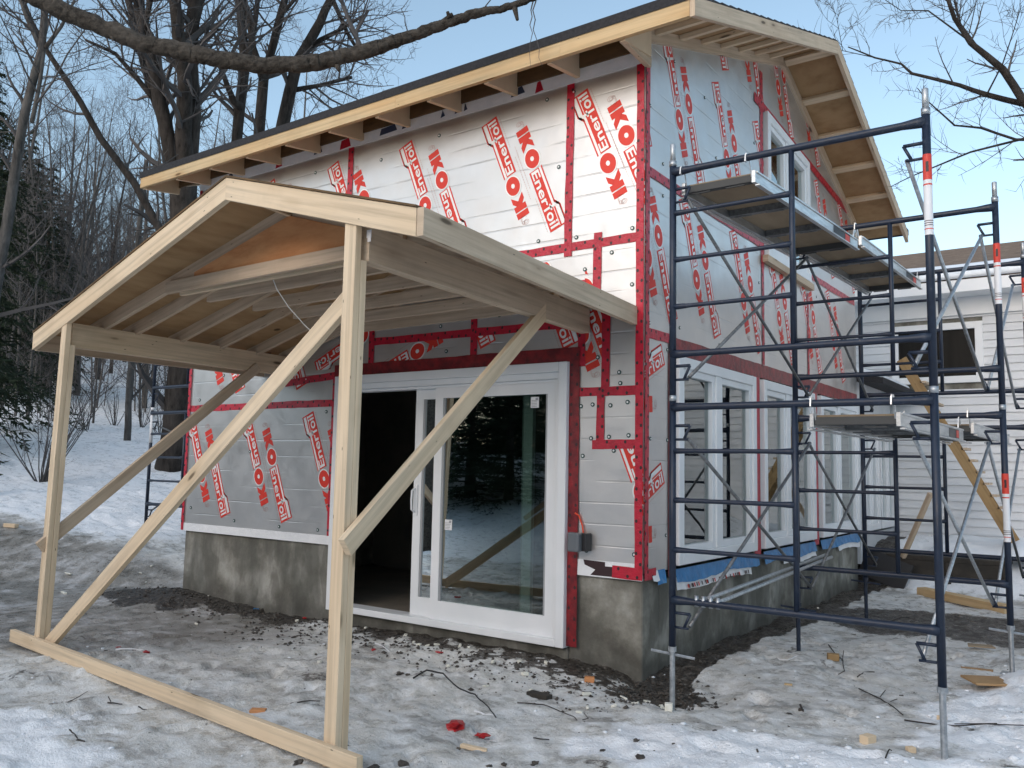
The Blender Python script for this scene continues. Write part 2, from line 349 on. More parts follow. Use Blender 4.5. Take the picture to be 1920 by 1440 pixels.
def fields(x, y):
    x = np.asarray(x, float); y = np.asarray(y, float)
    n1 = fbm(x*1.3, y*1.3, 3); n2 = fbm(x*4.5, y*4.5, 9); n3 = fbm(x*14, y*14, 21); nb = fbm(x*.55, y*.55, 33)
    dw = np.where((x > -5.7) & (x < 0.25), -y, 99)                       # metres in front of the front wall
    mud = sstep(0.42, 0.10, dw+(n1-.5)*0.7+(n2-.5)*.5)*(dw < 5)
    mud = np.maximum(mud, sstep(1.1, 0.5, dw+(n1-.5)*.6+(n2-.5)*.8)*sstep(-2.1, -1.2, x)*(dw < 5)*0.8*sstep(.46, .56, n2*.6+n3*.4))
    mud = np.maximum(mud, sstep(.85, .45, np.hypot((x+5.3)/1.15, (y+.35)/.75)+(n2-.5)*.5))       # soil heap at the left corner of the footing
    mud = np.maximum(mud, sstep(.50, .25, np.hypot((x-.20)/.75, (y+.10)/.8)+(n2-.5)*.7)*.9)          # hole at the near corner
    mud = np.maximum(mud, sstep(.26, .10, np.abs(x-.05)+(n2-.5)*.3)*(y > 0)*(y < 7)*.8)
    mud = np.maximum(mud, sstep(1.1, .6, np.hypot((x-1.9)/1.9, (y-3.7)/1.0)+(n1-.5)*.6)*.95)      # bare ground by the deck
    mud = np.maximum(mud, sstep(.66, .74, n2*.7+n1*.3)*.5*(x > -6)*(y < 6))
    drive = sstep(2.0, .8, np.hypot((x+7.0)/3.0, (y+1.2)/1.25)+(n1-.5)*.6)                        # grey ice of the driveway
    snow = np.zeros_like(x)
    s = -0.9*x+0.44*y
    snow = np.maximum(snow, sstep(6.6, 7.8, s+(n1-.5)*1.2)*sstep(-.6, .9, y+(n1-.5)))
    snow = np.maximum(snow, sstep(9.5, 12, s))
    snow = np.maximum(snow, sstep(1.25, .55, np.hypot((x+1.9)/1.15, (y+3.7)/.8)+(n2-.5)*.7)*.9)
    snow = np.maximum(snow, sstep(1.1, .6, np.hypot((x-2.5)/.95, (y-.35)/1.3)+(n2-.5)*.6))
    snow = np.maximum(snow, sstep(1.15, .6, np.hypot((x-1.7)/1.5, (y+1.35)/.75)+(n2-.5)*.7)*.85)
    snow = np.maximum(snow, sstep(5.6, 6.3, y+(n1-.5)*.8)*(x > .1))
    snow = np.maximum(snow, sstep(2.6, 3.4, x+(n1-.5)))
    snow = np.maximum(snow, sstep(.5, .75, n1*.6+n2*.4)*.35)
    snow = np.maximum(snow, sstep(-4.2, -5.4, y)*.9)
    snow = snow*(1-mud*.9)*(1-drive*.85)
    return mud, drive, snow, n1, n2, n3, nb
def ground_z(x, y, full=True):
    x = np.asarray(x, float); y = np.asarray(y, float)
    mud, drive, snow, n1, n2, n3, nb = fields(x, y)
    z = base_h(x, y)
    near = np.exp(-np.maximum(0, np.hypot(x, y)-9)/8)
    n4 = fbm(x*34, y*34, 41, 3)
    z = z + (nb-.5)*.06*near + (n1-.5)*.06 + (n2-.5)*.05*(1-.6*drive) + (n3-.5)*(.022+.026*mud)*(1-.5*drive) + (n4-.5)*.009*(1-.6*drive)
    z = z + snow*(.035+(n2-.5)*.05+(n3-.5)*.03)*near
    z = z - .09*sstep(.62, .2, np.hypot((x-.32)/1.0, (y+.1)/1.1)) + .05*sstep(1, .3, np.hypot((x+5.3)/1.15, (y+.35)/.75))
    z = z + .52*sstep(5.9, 7.2, y)*(x > -1) + .22*sstep(1.9, 3.0, x)*sstep(-1, 2, y)
    z = z + .10*sstep(1.1, .3, np.hypot((x-2.35)/.5, (y-1.35)/.4))
    return z
def gz(x, y): return float(ground_z(np.array([x]), np.array([y]))[0])
def axis_pts(segs):
    out = []
    for a, b, st in segs: out += list(np.arange(a, b-1e-9, st))
    return np.array(out+[segs[-1][1]])
gx = axis_pts([(-400, -120, 28), (-120, -40, 4), (-40, -16, .8), (-16, -7, .14), (-7, 3.6, .028), (3.6, 9, .15), (9, 40, 2), (40, 400, 30)])
gy = axis_pts([(-400, -60, 34), (-60, -8, 2.6), (-8, -4.4, .12), (-4.4, 2.6, .028), (2.6, 9.5, .09), (9.5, 26, .5), (26, 90, 4), (90, 400, 30)])
GX, GY = np.meshgrid(gx, gy); GZ = ground_z(GX.ravel(), GY.ravel()).reshape(GX.shape)
mud, drive, snow, n1, n2, n3, nb = fields(GX.ravel(), GY.ravel())
# boot prints trodden into the ice
random.seed(31)
for i in range(230):
    if i % 2 == 0:
        fx, fy, fa = random.uniform(-4.8, 3.0), random.uniform(-4.3, 2.2), random.uniform(0, 6.28)
        if -5.7 < fx < .15 and fy > -.3: continue
    else: fx += .45*math.cos(fa)+.16*math.sin(fa); fy += .45*math.sin(fa)-.16*math.cos(fa)
    i0, i1 = np.searchsorted(gx, (fx-.25, fx+.25)); j0, j1 = np.searchsorted(gy, (fy-.25, fy+.25))
    sx_, sy_ = GX[j0:j1, i0:i1]-fx, GY[j0:j1, i0:i1]-fy; u_ = sx_*math.cos(fa)+sy_*math.sin(fa); v_ = -sx_*math.sin(fa)+sy_*math.cos(fa)
    r_ = np.sqrt((u_/.15)**2+(v_/(.055-.015*(u_ < -.02)))**2); dp = random.uniform(.012, .030)
    GZ[j0:j1, i0:i1] += -dp*sstep(1.15, .8, r_)+dp*.45*sstep(1.7, 1.25, r_)*sstep(.95, 1.2, r_)
me = bpy.data.meshes.new('snowy_ground'); nx, ny = len(gx), len(gy)
idx = np.arange(nx*ny).reshape(ny, nx)
q = np.stack([idx[:-1, :-1], idx[:-1, 1:], idx[1:, 1:], idx[1:, :-1]], -1).reshape(-1, 4)
me.vertices.add(nx*ny); me.vertices.foreach_set('co', np.stack([GX.ravel(), GY.ravel(), GZ.ravel()], -1).astype(np.float32).ravel())
me.loops.add(q.size); me.loops.foreach_set('vertex_index', q.ravel().astype(np.int32))
me.polygons.add(len(q)); me.polygons.foreach_set('loop_start', np.arange(0, q.size, 4, dtype=np.int32))
try: me.polygons.foreach_set('loop_total', np.full(len(q), 4, np.int32))
except Exception: pass
me.polygons.foreach_set('use_smooth', np.ones(len(q), bool)); me.update(calc_edges=True)
ca = me.color_attributes.new('cover', 'FLOAT_COLOR', 'POINT')
ca.data.foreach_set('color', np.stack([mud, drive, snow, np.ones_like(mud)], -1).astype(np.float32).ravel())
G = NT('snow_ice_and_mud', 0.6, 0, 0.35)
att = G.n('Attribute'); att.attribute_name = 'cover'; sp_ = G.n('SeparateColor'); G.l(att.outputs['Color'], sp_.inputs[0])
fm = G.noise(7, 6, 0.68); fs = G.noise(26, 5, 0.7); fb = G.noise(1.6, 5, 0.62); ff = G.noise(90, 3, 0.6)
ice = G.ramp(G.math('ADD', G.math('MULTIPLY', fm, 0.6), G.math('MULTIPLY', fb, 0.4)), [(0.35, (0.33, 0.32, 0.29)), (0.43, (0.53, 0.52, 0.49)), (0.50, (0.70, 0.70, 0.68)), (0.60, (0.84, 0.85, 0.85))])
tan = G.mix(G.ramp(fb, [(0.44, 0.0), (0.62, 0.8)]), ice, (0.44, 0.405, 0.335), 'MIX')
ice = G.mix(0.7, ice, tan); dk = G.noise(2.6, 6, 0.72, None, (0.55, 1.3, 1)); ice = G.mix(G.ramp(dk, [(0.52, 0.0), (0.62, 0.65)]), ice, (0.22, 0.21, 0.195)); wv = G.noise(11, 5, 0.7); ice = G.mix(G.ramp(wv, [(0.52, 0.0), (0.66, 0.5)]), ice, (0.84, 0.85, 0.85))
drv = G.ramp(G.math('ADD', G.math('MULTIPLY', fm, 0.5), G.math('MULTIPLY', fb, 0.5)), [(0.36, (0.13, 0.12, 0.10)), (0.5, (0.27, 0.255, 0.23)), (0.62, (0.50, 0.49, 0.48))])
snw = G.ramp(G.noise(3, 5, 0.6), [(0.3, (0.82, 0.84, 0.86)), (0.7, (0.92, 0.93, 0.94))])
md = G.ramp(fs, [(0.34, (0.016, 0.014, 0.012)), (0.54, (0.065, 0.055, 0.045)), (0.68, (0.20, 0.185, 0.165)), (0.76, (0.45, 0.44, 0.42))])
c = G.mix(G.ramp(G.math('ADD', sp_.outputs[1], G.math('MULTIPLY', G.math('SUBTRACT', fm, 0.5), 0.6)), [(0.35, 0.0), (0.65, 1.0)]), ice, drv)
c = G.mix(G.ramp(G.math('ADD', sp_.outputs[2], G.math('MULTIPLY', G.math('SUBTRACT', fm, 0.5), 0.9)), [(0.3, 0.0), (0.6, 1.0)]), c, snw)
c = G.mix(G.ramp(G.math('ADD', sp_.outputs[0], G.math('MULTIPLY', G.math('SUBTRACT', fs, 0.5), 1.1)), [(0.42, 0.0), (0.58, 1.0)]), c, md)
# scattered dark crumbs, bark bits and needles
vo = G.n('TexVoronoi'); vo.inputs['Scale'].default_value = 16; G.l(G.pos(), vo.inputs['Vector'])
k = G.ramp(G.math('ADD', vo.outputs['Distance'], G.math('MULTIPLY', ff, 0.12)), [(0.12, 0.85), (0.19, 0.0)])
ksel = G.ramp(vo.outputs['Color'], [(0.60, 0.0), (0.66, 1.0)])
c = G.mix(G.math('MULTIPLY', G.math('MULTIPLY', k, ksel), G.ramp(sp_.outputs[2], [(0.3, 0.9), (0.9, 0.08)])), c, (0.05, 0.042, 0.035))
G.col(c)
G.rgh(G.ramp(fm, [(0.38, 0.16), (0.6, 0.6)]))
G.bump(G.math('ADD', G.math('MULTIPLY', fs, 0.7), G.math('MULTIPLY', ff, 0.3)), 0.7, 0.028)
me.materials.append(G.m)
go = bpy.data.objects.new('snowy_ground', me); COL.objects.link(go)
tag(go, 'trampled snow, grey ice and mud around the new wing, rising to a snowy bank', None, None, 'structure')

# ---------------------------------------------------------------- printed foil: lettering templates (local x along the text, y up)
def glyphs(txt, size, off, xs=1.0):
    cu = bpy.data.curves.new('t', 'FONT'); cu.body = txt; cu.size = size; cu.offset = off; cu.resolution_u = 3
    ob = bpy.data.objects.new('t', cu); COL.objects.link(ob)
    dg = bpy.context.evaluated_depsgraph_get(); mm = bpy.data.meshes.new_from_object(ob.evaluated_get(dg))
    mm.calc_loop_triangles()
    V = [(v.co.x*xs, v.co.y) for v in mm.vertices]
    tr = [[V[i] for i in t.vertices] for t in mm.loop_triangles]
    bpy.data.objects.remove(ob); bpy.data.curves.remove(cu); bpy.data.meshes.remove(mm)
    return tr
def fit(tr, x0, x1, y0, y1):
    P = np.array([p for t in tr for p in t]); a = P.min(0); b = P.max(0)
    return [[(x0+(p[0]-a[0])/(b[0]-a[0])*(x1-x0), y0+(p[1]-a[1])/(b[1]-a[1])*(y1-y0)) for p in t] for t in tr]
def ring(cx, cy, rx, ry, hx, hy, n=28):
    out = []
    for i in range(n):
        a, b = 2*math.pi*i/n, 2*math.pi*(i+1)/n
        o1 = (cx+rx*math.cos(a), cy+ry*math.sin(a)); o2 = (cx+rx*math.cos(b), cy+ry*math.sin(b))
        h1 = (cx+hx*math.cos(a), cy+hy*math.sin(a)); h2 = (cx+hx*math.cos(b), cy+hy*math.sin(b))
        out.append([h1, o1, o2, h2])
    return out
def rect(x0, y0, x1, y1): return [(x0, y0), (x1, y0), (x1, y1), (x0, y1)]
def line2(pts, w_):
    out = []
    for a, b in zip(pts, pts[1:]):
        d = math.hypot(b[0]-a[0], b[1]-a[1]) or 1; nx_, ny_ = -(b[1]-a[1])/d*w_/2, (b[0]-a[0])/d*w_/2
        out.append([(a[0]-nx_, a[1]-ny_), (b[0]-nx_, b[1]-ny_), (b[0]+nx_, b[1]+ny_), (a[0]+nx_, a[1]+ny_)])
    return out
RED, WHT, GRY = 1, 2, 3
LOGO = []   # (polygon, material, layer)
H = 0.118
LOGO += [(rect(0, 0, .052, H), RED, 0)]
K = [rect(.062, 0, .114, H), [(.114, .030), (.150, 0), (.208, 0), (.148, .062)], [(.114, .092), (.114, .030), (.148, .062)], [(.114, .088), (.148, .060), (.205, H), (.146, H)]]
LOGO += [(p, RED, 0) for p in K]
LOGO += [(p, WHT, 1) for p in ring(.294, H/2, .094, .078, .0, .0)]
LOGO += [(p, RED, 2) for p in ring(.294, H/2, .083, .067, .021, .017)]
LOGO += [(p, WHT, 2) for p in ring(.294, H/2, .021, .017, 0.0, 0.0)]
# plate of the second word: low part, raised part at its end
LOGO += [([(.395, -.012), (.955, -.012), (.955, .086), (.395, .086)], RED, 0)]
LOGO += [(rect(.395, .086, .745, .106), WHT, 0), ([(.395, .106), (.745, .106), (.745, .118), (.388, .118)], RED, 0)]
LOGO += [([(.72, .106), (.76, .118), (.79, .152), (.745, .135)], RED, 0), (rect(.745, .086, .955, .146), WHT, 0)]
LOGO += [([(.775, .140), (.955, .140), (.955, .155), (.785, .155)], RED, 0), ([(.72, .118), (.728, .118), (.79, .155), (.775, .155)], RED, 0)]
LOGO += [(rect(.775, .092, .945, .106), RED, 1), (rect(.943, -.012, .955, .155), RED, 1), (rect(.785, .112, .934, .130), WHT, 1)]
tw = fit(glyphs('Ener', 1, .018), .405, .735, .004, .078); LOGO += [(p, WHT, 3) for p in tw]
LOGO += [(rect(.752, .0, .772, .120), WHT, 3), (rect(.735, .060, .790, .074), WHT, 3)]
tw = fit(glyphs('oil', 1, .018), .795, .935, .004, .092); LOGO += [(p, WHT, 3) for p in tw]
def loops(cx, cy, s, fl):
    o = []
    for (ax, ay, rx, ry, t0, t1) in ((0, 0, .020, .026, 0, 6.3), (.004, .002, .011, .014, 0, 6.3), (.03*fl, .02, .028, .018, .4, 3.9), (.055*fl, .012, .030, .030, -1.2, 1.8), (.012*fl, .03, .014, .012, 0, 6.3)):
        pts = [(cx+s*(ax+rx*math.cos(t0+(t1-t0)*i/9)), cy+s*(ay+ry*math.sin(t0+(t1-t0)*i/9))) for i in range(10)]
        o += line2(pts, .0032)
    return o
LOGO += [(p, GRY, 0) for p in loops(-.052, .052, 1.0, .55)]
# fine print under the marks
xx = .10
while xx < .50:
    d_ = random.uniform(.008, .02); LOGO += [(rect(xx, -.052, xx+d_, -.047), GRY, 0)]; xx += d_+.007
xx = .62
while xx < .93:
    d_ = random.uniform(.008, .02); LOGO += [(rect(xx, -.036, xx+d_, -.031), GRY, 0)]; xx += d_+.007
def clip_poly(sub, clip):
    out = sub
    n = len(clip); ar = sum(clip[i][0]*clip[(i+1) % n][1]-clip[(i+1) % n][0]*clip[i][1] for i in range(n))
    cl = clip if ar > 0 else clip[::-1]
    for i in range(n):
        a, b = cl[i], cl[(i+1) % n]; inp = out; out = []
        if not inp: return []
        def ins(p): return (b[0]-a[0])*(p[1]-a[1])-(b[1]-a[1])*(p[0]-a[0])
        for j in range(len(inp)):
            p, q_ = inp[j], inp[(j+1) % len(inp)]; sp, sq = ins(p), ins(q_)
            if sp >= 0: out.append(p)
            if (sp >= 0) != (sq >= 0):
                t = sp/(sp-sq); out.append((p[0]+(q_[0]-p[0])*t, p[1]+(q_[1]-p[1])*t))
    return out
def stamp(mb, to3, clips, ox, oy, ang, sc_=1.0):
    """one printed mark: I starts at (ox, oy) on the wall, text runs along ang"""
    ca_, sa_ = math.cos(ang), math.sin(ang)
    for poly, mt, lay in LOGO:
        P = [(ox+sc_*(p[0]*ca_-p[1]*sa_), oy+sc_*(p[0]*sa_+p[1]*ca_)) for p in poly]
        xs_ = [p[0] for p in P]; ys_ = [p[1] for p in P]
        for cl in clips:
            cx_ = [p[0] for p in cl]; cy_ = [p[1] for p in cl]
            if max(xs_) < min(cx_) or min(xs_) > max(cx_) or max(ys_) < min(cy_) or min(ys_) > max(cy_): continue
            r_ = clip_poly(P, cl)
            if len(r_) >= 3:
                mb.add([to3(p[0], p[1], .0012+.0007*lay) for p in r_], [tuple(range(len(r_)))], mt)
def washers(mb, to3, pts, mi, r=.017):
    for (x, y) in pts:
        mb.tube([to3(x, y, 0), to3(x, y, .004)], r, 10, mi); mb.tube([to3(x, y, .004), to3(x, y, .007)], r*.45, 8, 2)

# ---------------------------------------------------------------- the new wing
BW, BD = 5.5, 6.05            # width along the front, depth along the gable
RP, RY, RE = 5.75, 3.12, 4.655  # ridge height, ridge y, height of the roof underside over the front wall
SL = (RP-RE)/RY
def roof_z(y): return RE+SL*y if y <= RY else RP-SL*(y-RY)
wing = thing('house_addition', 'new two storey wing wrapped in foil faced insulation with red taped seams', 'building', (-2.75, 3.0, 0))
F3 = lambda x, z, o: (x, -o, z)
R3 = lambda y, z, o: (o, y, z)
# front wall pieces (x, z)
ANG = math.radians(-67.5)
fw = [rect(-5.5, .72, -3.15, 1.96), rect(-5.5, 1.96, -3.15, 3.09), rect(-5.5, 3.09, 0, 4.47), rect(-3.15, 2.20, 0, 3.09), rect(-.62, .72, 0, 2.20)]
mb = MB()
for p in fw: mb.add([F3(a, b, 0) for a, b in p], [(0, 1, 2, 3)], 0)
up_ = [rect(-5.5, 3.09, -3.11, 4.47), rect(-3.11, 3.09, -.65, 4.47), rect(-.65, 3.09, 0, 4.47)]
for k in range(-5, 1):
    xo = -1.117+.95*k
    stamp(mb, F3, [rect(-5.5, 3.09, 0, 4.47)], xo-.055, 4.118, ANG)
    stamp(mb, F3, [rect(-5.5, 3.09, 0, 4.47)], xo+.095, 3.425, ANG+math.pi)
stamp(mb, F3, [rect(-.65, 3.09, 0, 4.47)], -.322, 4.127, ANG)
stamp(mb, F3, [rect(-.65, 3.09, 0, 4.47)], -.142, 3.445, ANG+math.pi)
for k in range(-2, 1):      # left low sheet
    xo = -3.28+.95*k
    stamp(mb, F3, [rect(-5.5, .72, -3.15, 1.96)], xo-.055+.06, 1.70, ANG)
    stamp(mb, F3, [rect(-5.5, .72, -3.15, 1.96)], xo+.155, 1.005, ANG+math.pi)
for k in range(-1, 1):
    stamp(mb, F3, [rect(-5.5, 1.96, -3.15, 3.09)], -4.06+.95*k-.03, 2.985, ANG)
    stamp(mb, F3, [rect(-5.5, 1.96, -3.15, 3.09)], -3.94+.95*k+.0, 2.24, ANG+math.pi)
stamp(mb, F3, [rect(-5.5, 2.28, -2.73, 3.09)], -2.62, 2.74, math.radians(180+24), 1.0)
stamp(mb, F3, [rect(-2.75, 2.2, -1.56, 2.47)], -1.93, 2.55, math.radians(180+23), 1.0)
stamp(mb, F3, [rect(-1.56, 2.2, -.5, 2.47)], -1.84, 3.24, ANG)
stamp(mb, F3, [rect(-1.3, 2.2, -.5, 3.0)], -1.04, 3.18, ANG, 1.0)
stamp(mb, F3, [rect(-.5, 1.96, -.31, 3.09)], -.36, 2.16, ANG+math.pi)
stamp(mb, F3, [rect(-.5, 2.0, -.31, 3.09)], -.66, 3.0, ANG)
stamp(mb, F3, [rect(-.62, .72, 0, 1.57)], .16, .985, ANG+math.pi)
fwp = [(-.87, 4.33), (-.62, 4.33), (-.93, 3.18), (-.75, 3.75), (-.1, 3.16), (-.58, 3.16), (-.1, 2.74), (-.5, 2.9), (-.27, 3.0), (-.05, 4.3), (-2.0, 4.28), (-2.7, 4.2), (-3.6, 4.25), (-1.3, 2.62), (-1.92, 2.58), (-1.85, 2.36), (-.86, 2.62), (-.2, 2.10), (-.19, 2.02), (-.13, 1.88),
       (-.52, 1.86), (-.42, 1.87), (-.27, 1.86), (-.12, 1.64), (-.43, 1.62), (-.28, 1.63), (-.5, 1.49), (-.24, 1.53), (-.46, .80), (-.07, .80), (-.38, 2.22), (-3.3, 1.88), (-4.4, 1.5), (-5.35, .9), (-5.3, 2.05), (-4.6, .8), (-3.9, .78), (-3.35, .78), (-3.4, 2.35), (-3.6, 2.2), (-4.9, 2.3), (-5.3, 1.35)]
washers(mb, F3, fwp, 4)
front = mb.build('front_wall', [FOIL, PRINT, PRINTW, PRINTG, WASHER], wing)
# right gable wall pieces (y, z)
gw = [rect(0, .67, .46, 2.29), rect(2.19, .67, 2.40, 2.29), rect(4.04, .67, 4.28, 2.29), rect(5.94, .67, BD, 2.29),
      rect(0, 2.29, BD, 3.42), [(0, 3.42), (2.56, 3.42), (2.56, roof_z(2.56)), (0, roof_z(0))], [(3.99, 3.42), (BD, 3.42), (BD, roof_z(BD)), (3.99, roof_z(3.99))],
      [(2.56, 4.99), (3.12, 4.96), (3.12, RP), (2.56, roof_z(2.56))], [(3.12, 4.96), (3.99, 4.90), (3.99, roof_z(3.99)), (3.12, RP)]]
mb = MB()
for p in gw: mb.add([R3(a, b, 0) for a, b in p], [(0, 1, 2, 3)], 0)
rows = [(2.36, 3.59, [(.11, 0), (.99, 0), (2.05, 0), (3.05, 0), (4.05, 0), (5.05, 0)]), (3.59, 4.81, [(-.34, 0), (.66, 0), (1.66, 0), (2.66, 0), (3.66, 0), (4.66, 0), (5.66, 0)]), (4.81, 5.8, [(.2, 0), (1.2, 0), (2.15, 0), (3.1, 0), (4.1, 0), (5.1, 0)])]
for z0, z1, ys_ in rows:
    allow = [clip_poly(p, rect(-1, z0, 8, z1)) for p in gw]; allow = [a for a in allow if len(a) >= 3]
    for yb, _ in ys_:
        stamp(mb, R3, allow, yb-.055, z0+1.03, ANG)
        stamp(mb, R3, allow, yb+.10, z0+.335, ANG+math.pi)
AG2 = math.radians(24)
for zz in (2.25, 1.37):
    stamp(mb, R3, [rect(0, .67, .46, 2.36)], .33-.95*math.cos(AG2), zz-.06-.95*math.sin(AG2), AG2)
for zz in (1.99, 1.06):
    stamp(mb, R3, [rect(0, .67, .46, 2.36)], .13, zz-.06, math.radians(180+3))
washers(mb, R3, [(.08, 4.1), (.3, 3.72), (.3, 3.47), (.9, 3.72), (1.75, 3.45), (.5, 4.62), (1.1, 4.55), (1.5, 4.5), (2.3, 4.2), (2.3, 4.55), (1.35, 4.1), (.08, 2.46), (.38, 2.30), (.1, 1.62), (.38, 1.62), (.06, .86), (.36, .92), (.6, 2.5), (1.4, 2.47), (3.4, 2.5), (4.6, 2.52), (2.4, 3.2), (4.3, 3.4)], 4, .014)
gable = mb.build('gable_wall', [FOIL, PRINT, PRINTW, PRINTG, WASHER], wing)
mb = MB()
mb.add([(-BW, 0, .67), (-BW, BD, .67), (-BW, BD, roof_z(BD)), (-BW, RY, RP), (-BW, 0, RE)], [(0, 1, 2, 3, 4)], 0)
mb.add([(-BW, BD, .67), (0, BD, .67), (0, BD, roof_z(BD)), (-BW, BD, roof_z(BD))], [(0, 1, 2, 3)], 0)
mb.build('rear_wall', FOIL, wing)
# band of wrap above the front sheets, behind the rafter tails
mb = MB(); mb.box((-BW, -.012, 4.40), (-.02, -.001, 4.60), 0)
for x0, x1, mi in [(-5.0, -4.9, 1), (-3.62, -3.5, 1), (-2.72, -2.5, 1), (-2.44, -2.36, 1), (-1.98, -1.93, 1), (-1.82, -1.74, 1), (-1.72, -1.68, 1), (-1.22, -1.08, 1), (-.98, -.9, 2), (-3.25, -3.1, 2), (-4.2, -4.1, 2)]:
    z0_ = 4.405 if mi == 2 else 4.43
    mb.prism([(x0, -.0125, z0_), (x1, -.0125, z0_+.01), (x1-.03, -.0125, 4.50), (x0+.02, -.0125, 4.49)], (0, -.002, 0), mi)
mb.build('wall_wrap', [WRAP, INKB, TAPE], wing)
mb = MB(); mb.box((-BW, -.006, .655), (-3.17, .02, .735), 0); mb.build('sill_wrap', WRAP, wing); mb = MB(); mb.box((-.60, -.006, .62), (-.01, .02, .735), 0)
mb.prism([(-.48, -.0065, .735), (-.30, -.0065, .73), (-.30, -.0065, .70), (-.24, -.0065, .70), (-.24, -.0065, .63), (-.42, -.0065, .63), (-.38, -.0065, .67), (-.47, -.0065, .70)], (0, -.002, 0), 1)
mb.build('sill_wrap', [WRAP, INK], wing)
# ---- red tape, every strip a part
def strip(name, to3, a, b, wd, mat=TAPE, off=.0045, dots=True, jag=.0):
    mb = MB(); ax, ay = a; bx, by = b; L = math.hypot(bx-ax, by-ay); ux, uy = (bx-ax)/L, (by-ay)/L; nx_, ny_ = -uy, ux
    N = max(2, int(L/.12)); pl = []; pr = []
    for i in range(N+1):
        t = L*i/N; j1 = random.uniform(-.003, .003); j2 = random.uniform(-.003, .003)
        pl.append(to3(ax+ux*t+nx_*(wd/2+j1), ay+uy*t+ny_*(wd/2+j1), off)); pr.append(to3(ax+ux*t-nx_*(wd/2+j2), ay+uy*t-ny_*(wd/2+j2), off))
    for i in range(N): mb.add([pr[i], pr[i+1], pl[i+1], pl[i]], [(0, 1, 2, 3)], 0)
    lo = to3(0, 0, 0); hi = to3(0, 0, off)
    if dots:
        t = .05; s_ = 1
        while t < L-.02:
            cx_ = ax+ux*t+nx_*s_*wd*.27; cy_ = ay+uy*t+ny_*s_*wd*.27
            P = [to3(cx_+.011*math.cos(k*math.pi/4), cy_+.013*math.sin(k*math.pi/4), off+.0008) for k in range(8)]
            mb.add(P, [tuple(range(8))], 1); t += .075; s_ = -s_
            if random.random() < .2: s_ = -s_
    return mb.build(name, [mat, INK], wing)
tw_ = .068
for a, b in [((-.645, 4.40), (-.655, 3.02)), ((-3.1, 4.40), (-3.1, 3.09)), ((-5.5, 3.09), (-.02, 3.09)), ((-.39, 3.17), (-.395, 2.60)), ((-.31, 2.62), (-.315, 1.93)), ((-.56, 1.965), (-.02, 1.965)),
             ((-.35, 1.98), (-.355, 1.54)), ((-.42, 1.575), (-.02, 1.575)), ((-3.9, 2.17), (-3.15, 2.22)), ((-2.74, 2.50), (-.5, 2.495)), ((-2.735, 3.0), (-2.735, 2.22)), ((-1.555, 2.85), (-1.555, 2.26)), ((-.52, 2.82), (-.52, 2.16)),
             ((-5.48, 1.96), (-3.20, 1.96)), ((-3.19, .66), (-3.19, 2.25)), ((-.46, 2.64), (-.36, 2.64))]:
    strip('seam_tape', F3, a, b, tw_, off=.0045+random.uniform(0, .003))
strip('corner_tape', F3, (-.034, 4.46), (-.034, .67), .062, off=.010)
strip('corner_tape', R3, (.030, 4.60), (.030, .67), .060, off=.010)
strip('corner_tape', F3, (-5.478, 4.4), (-5.478, .66), .045, off=.010)
strip('corner_tape', F3, (-.24, .672), (0, .665), .085, off=.0115); strip('corner_tape', R3, (0, .660), (.18, .665), .075, off=.0115)
for a, b, wd in [((0.03, 3.59), (2.50, 3.59), .075), ((4.02, 3.60), (6.0, 3.62), .075), ((2.50, 3.36), (2.50, 5.35), .085), ((2.3, 5.02), (5.7, 4.78), .095), ((.05, 2.385), (.46, 2.39), .075),
                 ((3.95, 2.40), (3.95, 3.38), .06), ((2.5, 2.42), (2.5, 3.36), .06)]:
    strip('seam_tape', R3, a, b, wd, off=.0045+random.uniform(0, .003))
strip('window_flashing', R3, (.40, 2.345), (6.02, 2.36), .13, TAPED, .008, False)
for y0 in (.43, 2.295, 4.16):
    strip('window_flashing', R3, (y0, .62), (y0, 2.29), .075 if y0 < 1 else .16, TAPED if y0 < 1 else TAPE, .006, False)
strip('door_flashing', F3, (-3.2, 2.255), (-.53, 2.255), .11, TAPED, .0095, False)
strip('door_flashing', F3, (-.575, 2.30), (-.575, .10), .09, TAPED, .0105, True)
# ---- footing
mb = MB()
mb.box((-5.47, .03, -.5), (-3.15, .30, .655)); mb.box((-3.15, .02, -.5), (-.62, .30, .085)); mb.box((-.62, .03, -.5), (-.02, .30, .635))
mb.box((-.30, .30, -.5), (-.02, BD-.03, .60)); mb.box((-5.47, .30, -.5), (-5.20, BD-.03, .62)); mb.box((-5.20, BD-.3, -.5), (-.30, BD-.03, .62))
mb.build('concrete_footing', CONC, wing, bevel=.012)
# ---- interior seen through the glass
mb = MB(); mb.box((-5.4, .05, .02), (-.06, BD-.08, .10)); mb.box((-5.4, 2.6, .1), (-1.6, 2.68, 2.9)); mb.box((-5.4, .1, 3.0), (-.06, BD-.1, 3.08)); mb.box((-2.05, 1.3, .1), (-2.0, 2.0, 2.3)); mb.box((-2.9, 2.2, .1), (-2.2, 2.58, 2.05))
mb.box((-5.45, .08, .1), (-5.4, BD-.1, 4.5)); mb.box((-5.4, BD-.12, .1), (-.1, BD-.07, 4.5))
mb.build('interior_partition', DARKIN, wing)
